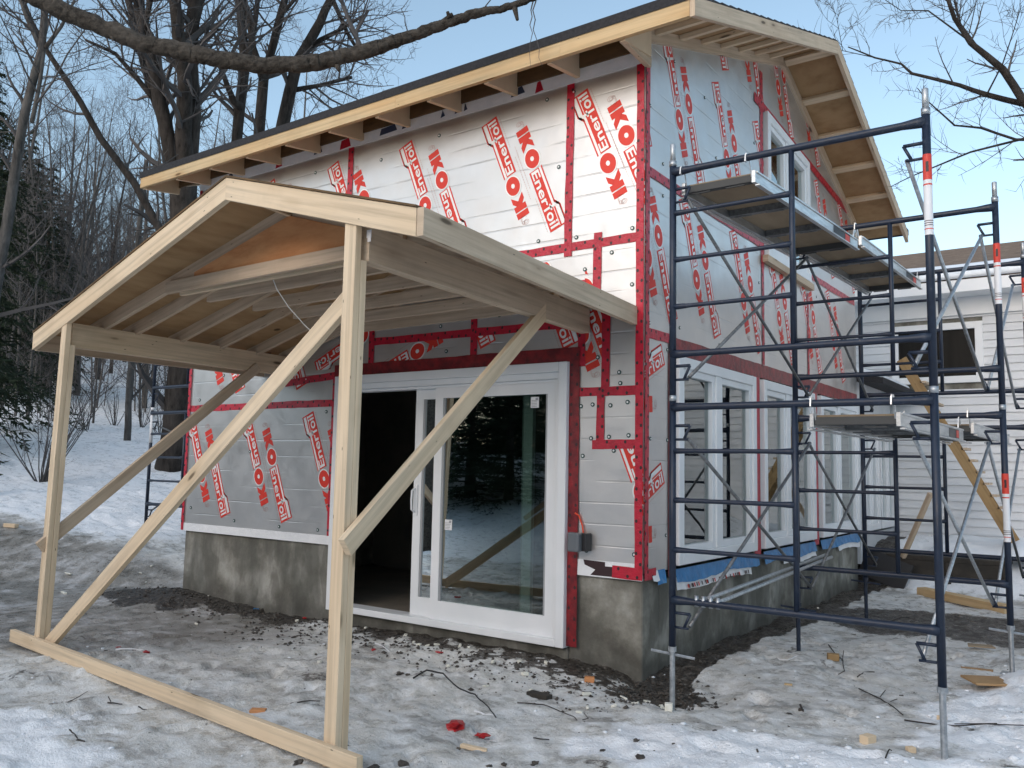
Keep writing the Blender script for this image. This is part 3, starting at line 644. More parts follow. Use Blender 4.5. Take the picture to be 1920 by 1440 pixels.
# ---- membrane and sill strip under the gable windows
mb = MB()
def flap(y0, y1, z0, zb, mi, out=.02):
    N = max(2, int((y1-y0)/.08)); top = []; bot = []; mid = []
    for i in range(N+1):
        y = y0+(y1-y0)*i/N; top.append((.004, y, z0)); mid.append((.006+out*.3+random.uniform(-.001, .004), y, (z0+zb)/2)); bot.append((.006+out*.7+random.uniform(-.002, .008), y, zb+.012*math.sin(y*5)+random.uniform(-.006, .006)))
    for i in range(N):
        mb.add([top[i], top[i+1], mid[i+1], mid[i]], [(0, 1, 2, 3)], mi); mb.add([mid[i], mid[i+1], bot[i+1], bot[i]], [(0, 1, 2, 3)], mi)
for args in ((.52, 2.3, .66, .56, 0), (.52, 2.1, .60, .50, 1, .012), (2.45, 4.1, .66, .55, 0), (3.0, 4.1, .57, .50, 1, .012), (4.3, 6.0, .66, .56, 0), (5.0, 6.0, .58, .50, 1, .012), (.20, .34, .68, .57, 0), (.12, .22, .68, .60, 1)):
    mb = MB(); flap(*args)
    if args[0] == .52 and args[4] == 1:
        for i in range(26):
            y = .7+random.random()*1.3; mb.add([(.022, y, .535), (.022, y+.02, .535), (.026, y+.03, .505), (.026, y+.012, .505)], [(0, 1, 2, 3)], 2 if i % 3 else 3)
    mb.build('sill_membrane' if args[4] == 0 else 'torn_wrap', [BLUE, WRAP, INK, PRINT], wing)
# ---- windows of the gable wall
def glazed(name, lab, y0, y1, z0, z1, mull, zt=None):
    """frame, sashes and glass in the plane x = 0; zt = height of the far top corner"""
    zt = z1 if zt is None else zt
    mb = MB(); d0, d1 = -.07, .045; fwd = .085
    top = lambda y, k=0: z1+(zt-z1)*(y-y0)/(y1-y0)-k
    def pr(P, a, b): mb.prism([(a, y, z) for y, z in P], (b-a, 0, 0))
    pr([(y0, z0), (y0+fwd, z0), (y0+fwd, top(y0+fwd)), (y0, top(y0))], d0, d1)
    pr([(y1-fwd, z0), (y1, z0), (y1, top(y1)), (y1-fwd, top(y1-fwd))], d0, d1)
    pr([(y0+fwd, top(y0+fwd, fwd)), (y1-fwd, top(y1-fwd, fwd)), (y1-fwd, top(y1-fwd)), (y0+fwd, top(y0+fwd))], d0, d1)
    pr([(y0+fwd, z0), (y1-fwd, z0), (y1-fwd, z0+fwd), (y0+fwd, z0+fwd)], d0, d1)
    pr([(mull-.055, z0+fwd), (mull+.055, z0+fwd), (mull+.055, top(mull, fwd)), (mull-.055, top(mull, fwd))], d0, d1-.006)
    fo = mb.build('window', VINYL, wing, bevel=.006)
    for a, b in ((y0+fwd, mull-.055), (mull+.055, y1-fwd)):
        mb = MB(); s = .055
        def pr2(P): mb.prism([(-.05, y, z) for y, z in P], (.075, 0, 0))
        pr2([(a, z0+fwd), (a+s, z0+fwd), (a+s, top(a+s, fwd)), (a, top(a, fwd))]); pr2([(b-s, z0+fwd), (b, z0+fwd), (b, top(b, fwd)), (b-s, top(b-s, fwd))])
        pr2([(a+s, z0+fwd), (b-s, z0+fwd), (b-s, z0+fwd+s), (a+s, z0+fwd+s)]); pr2([(a+s, top(a+s, fwd+s)), (b-s, top(b-s, fwd+s)), (b-s, top(b-s, fwd)), (a+s, top(a+s, fwd))])
        mb.build('sash', VINYL, fo, bevel=.004)
        mb = MB(); mb.prism([(-.018, a+s-.004, z0+fwd+s-.004), (-.018, b-s+.004, z0+fwd+s-.004), (-.018, b-s+.004, top(b-s, fwd+s-.004)), (-.018, a+s-.004, top(a+s, fwd+s-.004))], (.006, 0, 0)); mb.build('pane', GLASS, fo)
    if lab: fo['label'] = lab
glazed('window', None, .50, 2.19, .69, 2.27, 1.30)
glazed('window', None, 2.40, 4.04, .69, 2.27, 3.13)
glazed('window', None, 4.28, 5.94, .69, 2.27, 5.05)
glazed('window', 'upper window under the gable with a sloping head', 2.58, 3.98, 3.50, 4.97, 3.22, 4.87)
mb = MB(); mb.beam((.03, 2.5, 3.46), (.03, 4.02, 3.45), .06, .07); mb.build('window_sill_board', WOOD2, wing, bevel=.003)
# ---- patio door
X0, X1, Z0, Z1 = -3.15, -.62, .085, 2.20
mb = MB()
def bx(x0, x1, z0, z1, y0, y1): mb.box((x0, y0, z0), (x1, y1, z1))
bx(X0, X0+.075, Z0, Z1, -.05, .10); bx(X1-.075, X1, Z0, Z1, -.05, .10); bx(X0+.075, X1-.075, Z1-.075, Z1, -.05, .10); bx(X0+.075, X1-.075, Z0, Z0+.055, -.05, .12)
bx(X0+.075, X1-.075, Z1-.125, Z1-.075, -.022, .10); bx(X1-.115, X1-.075, Z0+.055, Z1-.125, -.022, .10); bx(X0+.075, X0+.11, Z0+.055, Z1-.125, -.022, .10)
bx(X0+.075, X1-.075, Z1-.150, Z1-.125, .005, .10)
door = mb.build('patio_door', VINYL, wing, bevel=.006)
def leaf(x0, x1, y, name, st=.085, bt=.15):
    mb = MB(); z0, z1 = Z0+.055, Z1-.150
    for a, b, c, d in ((x0, x0+st, z0, z1), (x1-st, x1, z0, z1), (x0+st, x1-st, z0, z0+bt), (x0+st, x1-st, z1-st, z1)): mb.box((a, y-.02, c), (b, y+.02, d))
    for a, b, c, d in ((x0+st, x0+st+.018, z0+bt, z1-st), (x1-st-.018, x1-st, z0+bt, z1-st)): mb.box((a, y-.014, c), (b, y-.003, d), 1)
    mb.box((x0+st-.004, y-.003, z0+bt-.004), (x1-st+.004, y+.003, z1-st+.004), 2)
    return mb.build(name, [VINYL, GREYP, GLASSD], door, bevel=0)
leaf(-2.22, -1.04+.05, .072, 'sliding_panel'); leaf(-1.955, X1-.115, .020, 'fixed_panel')
mb = MB(); mb.tube([(-2.19, .035, 1.00), (-2.19, .0, 1.02), (-2.19, -.005, 1.10), (-2.19, .0, 1.18), (-2.19, .035, 1.20)], .009, 8); mb.box((-2.205, .04, .97), (-2.165, .05, 1.23)); mb.build('handle', VINYL, door)
for (x, z, sx, sz) in ((-.985, 1.86, .075, .085), (-1.825, .87, .075, .085)):
    mb = MB(); mb.box((x, .012, z), (x+sx, .0145, z+sz), 0)
    for i in range(5): mb.box((x+.006, .0105, z+.008+i*.012), (x+.006+random.uniform(.03, .06), .012, z+.012+i*.012), 1)
    mb.box((x+.045, .0105, z+.060), (x+.068, .012, z+.078), 1)
    mb.build('paper_sticker', [LWHITE, GREYP], door)
mb = MB(); mb.box((-.95+.06, .12, .14), (-.82+.02, .16, 2.05), 0); mb.build('interior_post', VINYL, wing)
# ---- outlet box with its cable
mb = MB(); mb.box((-.50, -.085, .80), (-.415, -.002, .93)); bxo = mb.build('outlet_box', BLACKP, wing, bevel=.006)
mb = MB(); mb.box((-.545, -.135, .795), (-.45, -.075, .935)); mb.build('box_cover', CLEARP, bxo, bevel=.012)
mb = MB(); mb.tube([(-.545, -.03, 1.07), (-.52, -.012, 1.05), (-.49, -.012, .98), (-.475, -.02, .92)], .0065, 8); mb.build('box_cable', ORANGE, bxo)
# ---- roof
OX, OY = .55, .42; XL = -5.95
mb = MB()
def rz(y, k=0): return roof_z(y)+k
mb.prism([(XL, -OY, rz(-OY)), (XL, RY, RP), (XL, RY, RP+.016), (XL, -OY, rz(-OY)+.016)], (OX-.002-XL, 0, 0)); mb.prism([(XL, RY, RP), (XL, BD+OY, rz(BD+OY)), (XL, BD+OY, rz(BD+OY)+.016), (XL, RY, RP+.016)], (OX-.002-XL, 0, 0))
mb.build('roof_sheathing', PLY, wing)
mb = MB()
def shing(y0, y1, n):
    for i in range(n):
        a = y0+(y1-y0)*i/n; b = y0+(y1-y0)*(i+1)/n
        lo_, hi_ = (a, b) if y1 > y0 else (a, b)
        za, zb = rz(a), rz(b)
        NX = 40; xs_ = np.linspace(XL-.02, OX+.035, NX+1)
        lowk = .036 if i else .075
        mb.prism([(XL-.02, a, za+(.0165 if i else .004)), (XL-.02, b, zb+.0165), (XL-.02, b, zb+.024), (XL-.02, a, za+lowk)], (OX+.055-XL, 0, 0))
shing(-OY-.045, RY, 22)
shing(BD+OY+.045, RY, 22)
mb.build('shingles', SHING, wing)
mb = MB(); mb.beam((XL, -OY-.019, rz(-OY)-.052), (-2.1, -OY-.019, rz(-OY)-.052), .038, .140, mi=0); mb.beam((-2.1, -OY-.019, rz(-OY)-.052), (-.46, -OY-.019, rz(-OY)-.052), .038, .140, mi=0); mb.beam((-.46, -OY-.019, rz(-OY)-.052), (OX, -OY-.019, rz(-OY)-.052), .038, .140, mi=0)
mb.build('eave_fascia', WOODO, wing, bevel=.003)
for side, (ya, yb) in enumerate(((-OY-.036, RY), (RY, BD+OY))):
    mb = MB(); P = [(OX, ya, rz(ya)-.118), (OX, yb, rz(yb)-.118), (OX, yb, rz(yb)+.014), (OX, ya, rz(ya)+.014)]
    n_uv = [(0, 0), (3.7, 0), (3.7, .13), (0, .13)]
    V_ = P+[(OX+.038, y, z) for _, y, z in P]
    mb.add(V_, [(3, 2, 1, 0), (4, 5, 6, 7), (0, 1, 5, 4), (1, 2, 6, 5), (2, 3, 7, 6), (3, 0, 4, 7)], 0, [n_uv[::-1], n_uv, n_uv, [(0, 0), (.1, 0), (.1, .04), (0, .04)], n_uv, [(0, 0), (.1, 0), (.1, .04), (0, .04)]])
    mb.build('rake_fascia', WOOD2, wing, bevel=.003)
mb = MB(); mb.beam((XL-.02, -OY, rz(-OY)-.05), (XL-.02, RY, RP-.05), .038, .13); mb.beam((XL-.02, BD+OY, rz(BD+OY)-.05), (XL-.02, RY, RP-.05), .038, .13); mb.build('rake_fascia', WOOD2, wing)
mb = MB(); mb.beam((.019, 0, rz(0)-.05), (.019, RY, RP-.05), .038, .089); mb.beam((.019, BD, rz(BD)-.05), (.019, RY, RP-.05), .038, .089); mb.build('ledger_board', WOOD2, wing)
for y in [.12+.43*i for i in range(7)]+[RY+.05+.60*i for i in range(6)]:
    z = roof_z(y)-.022; s_ = SL if y < RY else -SL
    mb = MB(); mb.beam((.039, y, z), (OX, y, z), .089, .038, up=(0, -s_, 1)); mb.build('soffit_lookout', WOOD, wing, bevel=.003)
mb = MB(); mb.beam((.019, -.40, 4.42), (.019, .02, 4.40), .04, .07); mb.build('ledger_board', WOOD2, wing)
for i in range(11):
    x = .015-.592*i
    mb = MB(); zt0, zt1 = rz(-OY)-.001, rz(0)-.001; zb = 4.385
    mb.prism([(x-.019, -OY, zb-.01), (x-.019, -.013, zb+.045), (x-.019, -.013, zt1), (x-.019, -OY, zt0)], (.038, 0, 0))
    if i == 0: mb.v = [(a+.02, b, c) for a, b, c in mb.v]
    mb.build('rafter_tail', WOOD, wing)
mb = MB()
for i in range(10):
    x = .015-.592*i; mb.box((x-.592+.02, -.03, 4.50), (x-.02, -.0145, 4.63))
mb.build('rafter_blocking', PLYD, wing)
# ---------------------------------------------------------------- porch canopy of fresh lumber
porch = thing('porch_canopy', 'unfinished gabled porch canopy of fresh lumber leaning on two braced posts', 'porch roof', (-2.0, -1.2, 0))
Rf, Rb = Vector((-1.50, -2.435, 3.085)), Vector((-1.75, -.012, 3.085))
Lf, Lb = Vector((-4.28, -2.19, 2.40)), Vector((-4.22, -.012, 2.40))
Ef, Eb = Vector((.165, -2.585, 2.585)), Vector((-.09, -.012, 2.585))
PT = .012
mb = MB(); mb.quadpatch(Lf, Rf, Rb, Lb, PT); mb.quadpatch(Rf, Ef, Eb, Rb, PT); mb.build('roof_sheathing', PLY, porch)
FD = .135
def board(name, p0, p1, w_, h_, mat=WOOD, up=(0, 0, 1), par=porch, lab=None):
    mb = MB(); mb.beam(p0, p1, w_, h_, up); o = mb.build(name, mat, par, bevel=.003)
    if lab: o['label'] = lab
    return o
dz = Vector((0, 0, -PT-FD/2)); off = Vector((0, -.019, 0))
def fascia(p0, p1, shift):
    mb = MB(); a, b = Vector(p0)+shift, Vector(p1)+shift; t = Vector((0, 0, -FD)); L = (b-a).length
    nrm = Vector((b.y-a.y, -(b.x-a.x), 0)).normalized()*.038
    if nrm.y > 0 and abs(nrm.y) > abs(nrm.x): nrm = -nrm
    if abs(nrm.x) > abs(nrm.y) and nrm.x < 0 and p0[0] > -1: nrm = -nrm
    k = Vector((0, 0, -PT-.001)); P = [a+k+t, b+k+t, b+k, a+k]; P2 = [p+nrm for p in P]
    u = random.uniform(0, 9); uv = [(u, 0), (u+L, 0), (u+L, FD), (u, FD)]; e = [(u, 0), (u, .04), (u+.1, .04), (u+.1, 0)]
    mb.add(P+P2, [(3, 2, 1, 0), (4, 5, 6, 7), (0, 1, 5, 4), (1, 2, 6, 5), (2, 3, 7, 6), (3, 0, 4, 7)], 0, [uv[::-1], uv, uv, e, uv, e])
    return mb
fascia(Lf, Rf, Vector((0, 0, 0))).build('rake_fascia', WOOD, porch, bevel=.002)
fascia(Rf, Ef, Vector((0, 0, 0))).build('rake_fascia', WOOD, porch, bevel=.002)
fascia(Ef+Vector((0, -.035, 0)), Eb, Vector((0, 0, 0))).build('eave_fascia', WOOD2, porch, bevel=.002)
fascia(Lb, Lf, Vector((0, 0, 0))).build('eave_fascia', WOOD2, porch)
# plywood edge over the fascias
mb = MB()
for a, b in ((Lf, Rf), (Rf, Ef)):
    d_ = Vector((0, -.045, 0)); mb.add([a, b, b+d_, a+d_, a-Vector((0, 0, .011)), b-Vector((0, 0, .011)), b+d_-Vector((0, 0, .011)), a+d_-Vector((0, 0, .011))], [(0, 3, 2, 1), (4, 5, 6, 7), (3, 7, 6, 2), (0, 1, 5, 4), (0, 4, 7, 3), (1, 2, 6, 5)])
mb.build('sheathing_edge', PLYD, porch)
def lroof(x, y):       # underside of the left slope
    t = (y-Lf.y)/(Lb.y-Lf.y); xr = Rf.x+(Rb.x-Rf.x)*t; xl = Lf.x+(Lb.x-Lf.x)*t; return 2.40+(3.085-2.40)*(x-xl)/(xr-xl)-PT
def ridge_x(y): return Rf.x+(Rb.x-Rf.x)*(y-Rf.y)/(Rb.y-Rf.y)
def rroof(x, y):
    t = (y-Ef.y)/(Eb.y-Ef.y); xr = ridge_x(y); xe = Ef.x+(Eb.x-Ef.x)*t; return 2.585+(3.085-2.585)*(x-xe)/(xr-xe)-PT
def rafter(y, side):
    xr = ridge_x(y); D = .092
    if side < 0:
        xa = -3.95; D = .105; za, zb = lroof(xa, y), lroof(xr, y)
    else:
        xa = -.16; za, zb = rroof(xa, y), rroof(xr, y)
    mb = MB(); L = math.hypot(xr-xa, zb-za); u = random.uniform(0, 9)
    P = [(xa, y-.019, za-D), (xr, y-.019, zb-D), (xr, y-.019, zb-.001), (xa, y-.019, za-.001)]
    P2 = [(x, y+.019, z) for x, _, z in P]; uv = [(u, 0), (u+L, 0), (u+L, D), (u, D)]; e = [(u, 0), (u, .04), (u+.1, .04), (u+.1, 0)]
    mb.add(P+P2, [(0, 1, 2, 3), (7, 6, 5, 4), (4, 5, 1, 0), (5, 6, 2, 1), (6, 7, 3, 2), (7, 4, 0, 3)], 0, [uv, uv[::-1], uv, e, uv, e])
    return mb
TY = [-1.93, -1.66, -1.24, -.83, -.42, -.045]
for i, y in enumerate(TY):
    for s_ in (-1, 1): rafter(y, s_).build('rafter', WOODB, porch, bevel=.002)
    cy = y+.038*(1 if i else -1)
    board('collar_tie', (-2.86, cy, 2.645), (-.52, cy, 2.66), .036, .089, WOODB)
board('collar_tie', (-2.80, TY[0]+.04, 2.64), (-.55, TY[0]+.04, 2.655), .036, .089)
y = TY[0]-.021; xr = ridge_x(y)
mb = MB(); mb.prism([(-2.55, y, 2.69), (-.62, y, 2.69), (-.62, y, rroof(-.62, y)-.09), (xr, y, 3.085-.105), (-2.55, y, lroof(-2.55, y)-.09)], (0, -.010, 0)); mb.build('gable_panel', PLYO, porch)
board('ridge_board', (Rf.x, Rf.y+.03, 3.02), (Rb.x, -.03, 3.02), .03, .09)
# beams on the posts
for k in (0, 1):
    o_ = .0385*k
    board('side_beam', (-.285-o_, -2.495, 2.495), (-.455-o_, -.03, 2.495), .038, .184, WOOD2)
    board('side_beam', (-3.745-o_, -2.20, 2.335), (-3.845-o_, -.03, 2.335), .038, .184, WOOD)
mb = MB(); mb.beam((-.275, -2.503, 2.54), (-.245, -2.503, 2.54), .004, .04); mb.box((-.272, -2.5015, 2.50), (-.25, -2.4985, 2.545)); mb.build('price_tag', LWHITE, porch)
# posts, two boards each
def post(xb, yb, xt, yt, zt, zt2, zb=-.06):
    p = MB(); p.beam((xb, yb, zb), (xt, yt, zt), .089, .038, up=(0.087, 1, 0)); o = p.build('post', WOOD, porch, bevel=.003)
    q_ = MB(); d_ = Vector((.0034, .0388, 0)); a, b = Vector((xb, yb, zb))+d_, Vector((xt, yt, zt))+d_; b = a+(b-a)*((zt2-zb)/(zt-zb))
    q_.beam(a, b, .089, .038, up=(0.087, 1, 0)); q_.build('post', WOOD, porch, bevel=.003)
post(-3.80, -2.245, -3.70, -2.255, 2.435, 2.25)
post(-.335, -2.545, -.325, -2.548, 2.60, 2.405)
board('bottom_board', (-4.20, -2.250, .042), (-.085, -2.609, .045), .038, .089, up=(0, 0, 1))
board('long_brace', (-3.685, -2.235, .03), (-.372, -2.50, 2.235), .038, .098, up=(0, 0, 1))
board('side_brace', (-3.775, -2.30, .735), (-3.80, -.42, 2.285), .038, .089, WOOD2)
board('side_brace', (-.255, -2.59, 1.00), (-.425, -.50, 2.60), .038, .098, lab='diagonal brace from the near post up to the wall end of the beam')
board('brace_cleat', (-2.60, -2.26, .84), (-2.35, -2.28, 1.02), .038, .05, WOOD2)
mb = MB(); mb.tube([(-1.80, -1.87, 2.62), (-1.80, -1.83, 2.55), (-1.77, -1.75, 2.44), (-1.70, -1.66, 2.32), (-1.66, -1.62, 2.27)], .0035, 6); mb.build('loose_wire', WIRE, porch)

# ---------------------------------------------------------------- scaffolding
PR = .0215
def pipe(name, pts, r, mat, par, n=10):
    mb = MB(); mb.tube(pts, r, n); return mb.build(name, mat, par, smooth=True)
def flare(mb, a, b, r):          # rung with flattened, wider welded ends
    a, b = Vector(a), Vector(b); d = (b-a).normalized()
    mb.tube([a, a+d*.05, a+d*.12, b-d*.12, b-d*.05, b], [r*1.45, r*1.3, r, r, r*1.3, r*1.45], 10)
def frame(par, L, R, z0, tall=1.50, inner=.51, foot=True, rungs=(.30, .60, .90), diag=0, halfrung=True):
    """welded ladder frame standing between legs L and R (x, y), bottom of the legs at z0"""
    L, R = Vector((*L, 0)), Vector((*R, 0)); d = (R-L); u = d.normalized()
    fr = bpy.data.objects.new('scaffold_frame', None); COL.objects.link(fr); fr.parent = par
    fr.location = L - par.location + Vector((0, 0, z0)); fr.empty_display_size = .1
    Z = lambda z: Vector((0, 0, z0+z))
    for P in (L, R): pipe('leg', [P+Z(0), P+Z(tall)], PR, NAVY, fr, 14)
    mb = MB(); flare(mb, L+Z(tall-.055), R+Z(tall-.055), PR); mb.build('top_bar', NAVY, fr, smooth=True)
    mb = MB(); flare(mb, L+Z(.275), R+Z(.275), PR*.95); mb.build('bottom_bar', NAVY, fr, smooth=True)
    I = L+d*inner
    pipe('inner_upright', [I+Z(.275), I+Z(tall-.055)], PR*.78, NAVY, fr)
    for z in rungs:
        mb = MB(); flare(mb, L+Z(.275+z), I+Z(.275+z), .0135); mb.build('rung', NAVY, fr, smooth=True)
    # brace hooks: bent flat bar on the inner side of each leg
    for P, sg in ((L, 1), (R, -1)):
        for zz in (tall-.17, .20):
            mb = MB(); a = P+Z(zz); mb.tube([a, a+u*sg*.115], .010, 6); mb.tube([a+u*sg*.115, a+u*sg*.075+Vector((0, 0, -.085))], .009, 6); mb.tube([a+Vector((0, 0, -.085)), a+u*sg*.105+Vector((0, 0, -.085))], .008, 6)
            mb.build('brace_hook', NAVY, fr, smooth=True)
    return fr
def sleeve(par, P, z, pin=False, ring=True):
    mb = MB(); P = Vector((*P, 0))
    if ring: mb.tube([P+Vector((0, 0, z-.018)), P+Vector((0, 0, z+.018))], PR*1.10, 14)
    if pin: mb.tube([P+Vector((0, 0, z)), P+Vector((0, 0, z+.125)), P+Vector((0, 0, z+.13))], [PR*.80, PR*.80, PR*.6], 14)
    return mb.build('coupling_pin', GALV, par, smooth=True)
scaf = thing('scaffold_tower', 'navy blue steel scaffold, two lifts high, along the gable wall', 'scaffold', (1.3, 1.4, 0))
FR = [((.50, -.60), (1.97, -.60), .34, .0), ((.64, 1.40), (2.085, 1.40), .385, .06), ((.68, 3.40), (2.10, 3.40), .40, .1)]
for i, (L, R, z0, _) in enumerate(FR):
    frame(scaf, L, R, z0); frame(scaf, L, R, z0+1.50)
    for P in (L, R):
        sleeve(scaf, P, z0+1.50); sleeve(scaf, P, z0+3.0, pin=True)
        g0 = gz(*P)-.04
        mb = MB(); mb.tube([(P[0], P[1], g0), (P[0], P[1], z0+.02)], .0165, 12); mb.tube([(P[0], P[1], z0-.03), (P[0], P[1], z0)], .026, 8)
        if not (i == 0 and P is R): mb.tube([(P[0]-.13, P[1]-.02, z0-.035), (P[0]+.13, P[1]+.03, z0-.06)], .009, 6)
        if i > 0: mb.box((P[0]-.07, P[1]-.07, g0+.03), (P[0]+.07, P[1]+.07, g0+.038))
        mb.build('base_jack', GALV if P is R or i == 0 else NAVY, scaf, smooth=False)
def cross(i, j, side, lift):
    A, B = FR[i], FR[j]; P, Q = (A[side], B[side]); o_ = -.0 
    u = (Vector(A[1])-Vector(A[0])).normalized()*(.10 if side == 0 else -.10)
    za, zb = A[2]+1.5*lift, B[2]+1.5*lift
    for hi_a in (True, False):
        a = Vector((P[0]+u.x, P[1], za+(1.25 if hi_a else .13))); b = Vector((Q[0]+u.x, Q[1], zb+(.13 if hi_a else 1.25)))
        if not hi_a: a.x += .012; b.x += .012
        mb = MB(); mb.tube([a, b], .0115, 8); mb.build('cross_brace', BRACE if side == 0 else GALV, scaf, smooth=True)
for lift in (0, 1):
    for i, j in ((0, 1), (1, 2)):
        for side in (0, 1): cross(i, j, side, lift)
# stickers and white sleeves on the outer legs
def leg_label(P, z0, z1, zr):
    x, y = P
    mb = MB(); mb.tube([(x, y, z0), (x, y, z1)], PR*1.035, 14, 0, False); mb.tube([(x, y, z1-zr), (x, y, z1)], PR*1.06, 14, 1, False); mb.tube([(x, y, z0+.03), (x, y, z0+.035)], PR*1.06, 14, 1, False)
    mb.tube([(x, y, z1-zr-.03), (x, y, z1-zr-.022)], PR*1.06, 14, 1, False)
    for k in range(3): mb.tube([(x, y, z0+.05+.012*k), (x, y, z0+.054+.012*k)], PR*1.05, 14, 2, False)
    mb.add([(x-.004, y-PR*1.09, z1-zr*.7), (x+.010, y-PR*1.09, z1-zr*.7), (x+.010, y-PR*1.09, z1-zr*.3), (x-.004, y-PR*1.09, z1-zr*.3)], [(0, 1, 2, 3)], 2)
    mb.build('leg_sticker', [LWHITE, LRED, INK], scaf, smooth=True)
leg_label(FR[0][1], 2.66, 3.10, .10+.04); leg_label(FR[1][1], 2.62, 3.06, .14); leg_label(FR[1][1], .95, 1.42, .14); leg_label(FR[2][1], 2.8, 3.2, .14)
# pull-out bar lying from the near frame to the footing side
mb = MB(); mb.tube([(.68, -.60, .625), (.66, 2.0, .70)], .013, 8); mb.tube([(.78, -.60, .625), (.74, 2.0, .70)], .013, 8); mb.tube([(.73, -.60, .645), (.70, 2.0, .72)], .012, 8)
for k in range(4): mb.tube([(.655+.045*k, -.60, .59), (.655+.045*k, -.60, .655)], .014, 8)
mb.build('folded_brace', GALV, scaf, smooth=True)
def plank(label, x0, x1, y0, y1, z, hooks=True, xs=0.0):
    """aluminium plank with a plywood deck, hooked over the bars at both ends; xs = sideways drift along its length"""
    t = thing('scaffold_plank', label, 'plank', ((x0+x1)/2, (y0+y1)/2, z-.09), 'aluminium planks hooked on the scaffold')
    u_ = lambda x, y, zz: (x+xs*(y-y0)/(y1-y0), y, zz)
    for x in (x0+.012, x1-.012):
        mb = MB(); mb.beam(u_(x, y0, z-.022), u_(x, y1, z-.022), .024, .078); mb.beam(u_(x+(.016 if x > (x0+x1)/2 else -.016), y0+.02, z-.072), u_(x+(.016 if x > (x0+x1)/2 else -.016), y1-.02, z-.072), .03, .010)
        mb.beam(u_(x+(.014 if x > (x0+x1)/2 else -.014), y0+.02, z+.008), u_(x+(.014 if x > (x0+x1)/2 else -.014), y1-.02, z+.008), .012, .012)
        mb.build('side_rail', ALU, t, bevel=.002)
    mb = MB(); mb.quadpatch(u_(x0+.025, y0+.03, z+.008), u_(x1-.025, y0+.03, z+.008), u_(x1-.025, y1-.03, z+.008), u_(x0+.025, y1-.03, z+.008), .012); mb.build('plywood_deck', PLYG, t)
    for i in range(4):
        y = y0+.04+(y1-y0-.08)*i/3
        mb = MB(); mb.beam(u_(x0+.026, y, z-.026), u_(x1-.026, y, z-.026), .05, .045, up=(0, 0, 1)); mb.beam(u_(x0+.07, y-.03, z-.064), u_(x0+.19, y-.03, z-.064), .016, .006); mb.beam(u_(x1-.19, y-.03, z-.064), u_(x1-.07, y-.03, z-.064), .016, .006)
        mb.build('cross_member', DULL if i in (0, 3) else BRACE, t, bevel=.002)
    for y, sg in ((y0, -1), (y1, 1)):
        for x in (x0+.03, x1-.03):
            mb = MB(); P = [Vector(u_(x, y, z+.0))]; 
            pts = [u_(x, y-sg*.03, z-.03), u_(x, y-sg*.0, z+.06), u_(x, y+sg*.016, z+.096), u_(x, y+sg*.062, z+.096), u_(x, y+sg*.068, z+.05)]
            for a, b in zip(pts, pts[1:]): mb.beam(a, b, .022, .007, up=(1, 0, 0))
            mb.build('end_hook', ALU, t)
    if True:
        mb = MB(); mb.add([u_(x1+.0015, y1-.55, z-.06), u_(x1+.0015, y1-.18, z-.06), u_(x1+.0015, y1-.18, z+.0), u_(x1+.0015, y1-.55, z+.0)], [(0, 1, 2, 3)], 0); mb.add([u_(x1+.003, y1-.30, z-.055), u_(x1+.003, y1-.2, z-.055), u_(x1+.003, y1-.2, z-.005), u_(x1+.003, y1-.30, z-.005)], [(0, 1, 2, 3)], 1)
        mb.build('rail_sticker', [BLACKP, LRED], t)
    return t

plank('aluminium plank on the upper bars, nearest the camera over the gable wall windows', .54, 1.02, -.56, 1.36, 3.20, xs=.13)
plank('aluminium plank on the upper bars between the middle and far frames', .68, 1.16, 1.44, 3.36, 3.25, xs=.09)
plank('aluminium plank at mid height between the near and middle frames', 1.32, 1.80, -.56, 1.36, 1.715, xs=.04)
plank('aluminium plank at mid height between the middle and far frames', 1.42, 1.90, 1.44, 3.36, 1.765, xs=.04)
# second scaffold beyond the left corner
sc2 = thing('scaffold_tower', 'navy blue scaffold frame in the snow beyond the left corner of the wing', 'scaffold', (-6.7, .8, .45))
for k in (0, 1):
    fr = frame(sc2, (-7.50, .80), (-5.92, .80), .56+1.5*k, inner=.47)
mb = MB(); mb.tube([(-7.50, .80, .45), (-7.50, .80, .58)], .0165, 10); mb.tube([(-5.92, .80, -.05), (-5.92, .80, .58)], .0165, 10); mb.build('base_jack', GALV, sc2)
frame(sc2, (-7.50, 3.0), (-5.92, 3.0), .9, inner=.47); frame(sc2, (-7.50, 3.0), (-5.92, 3.0), 2.4, inner=.47)
mb = MB(); mb.tube([(-7.50, .80, .62+1.0), (-7.50, .80, .62+1.38)], PR*1.05, 12); mb.tube([(-7.5, .8, 2.04), (-7.5, .8, 2.08)], PR*1.15, 12); mb.build('leg_sticker', LWHITE, sc2, smooth=True)
for a, b in (((-7.4, .8, 1.85), (-7.4, 3.0, 1.1)), ((-7.4, .8, .75), (-7.4, 3.0, 2.1)), ((-7.4, .8, 3.3), (-7.4, 3.0, 2.55))):
    mb = MB(); mb.tube([a, b], .0115, 8); mb.build('cross_brace', BRACE, sc2, smooth=True)

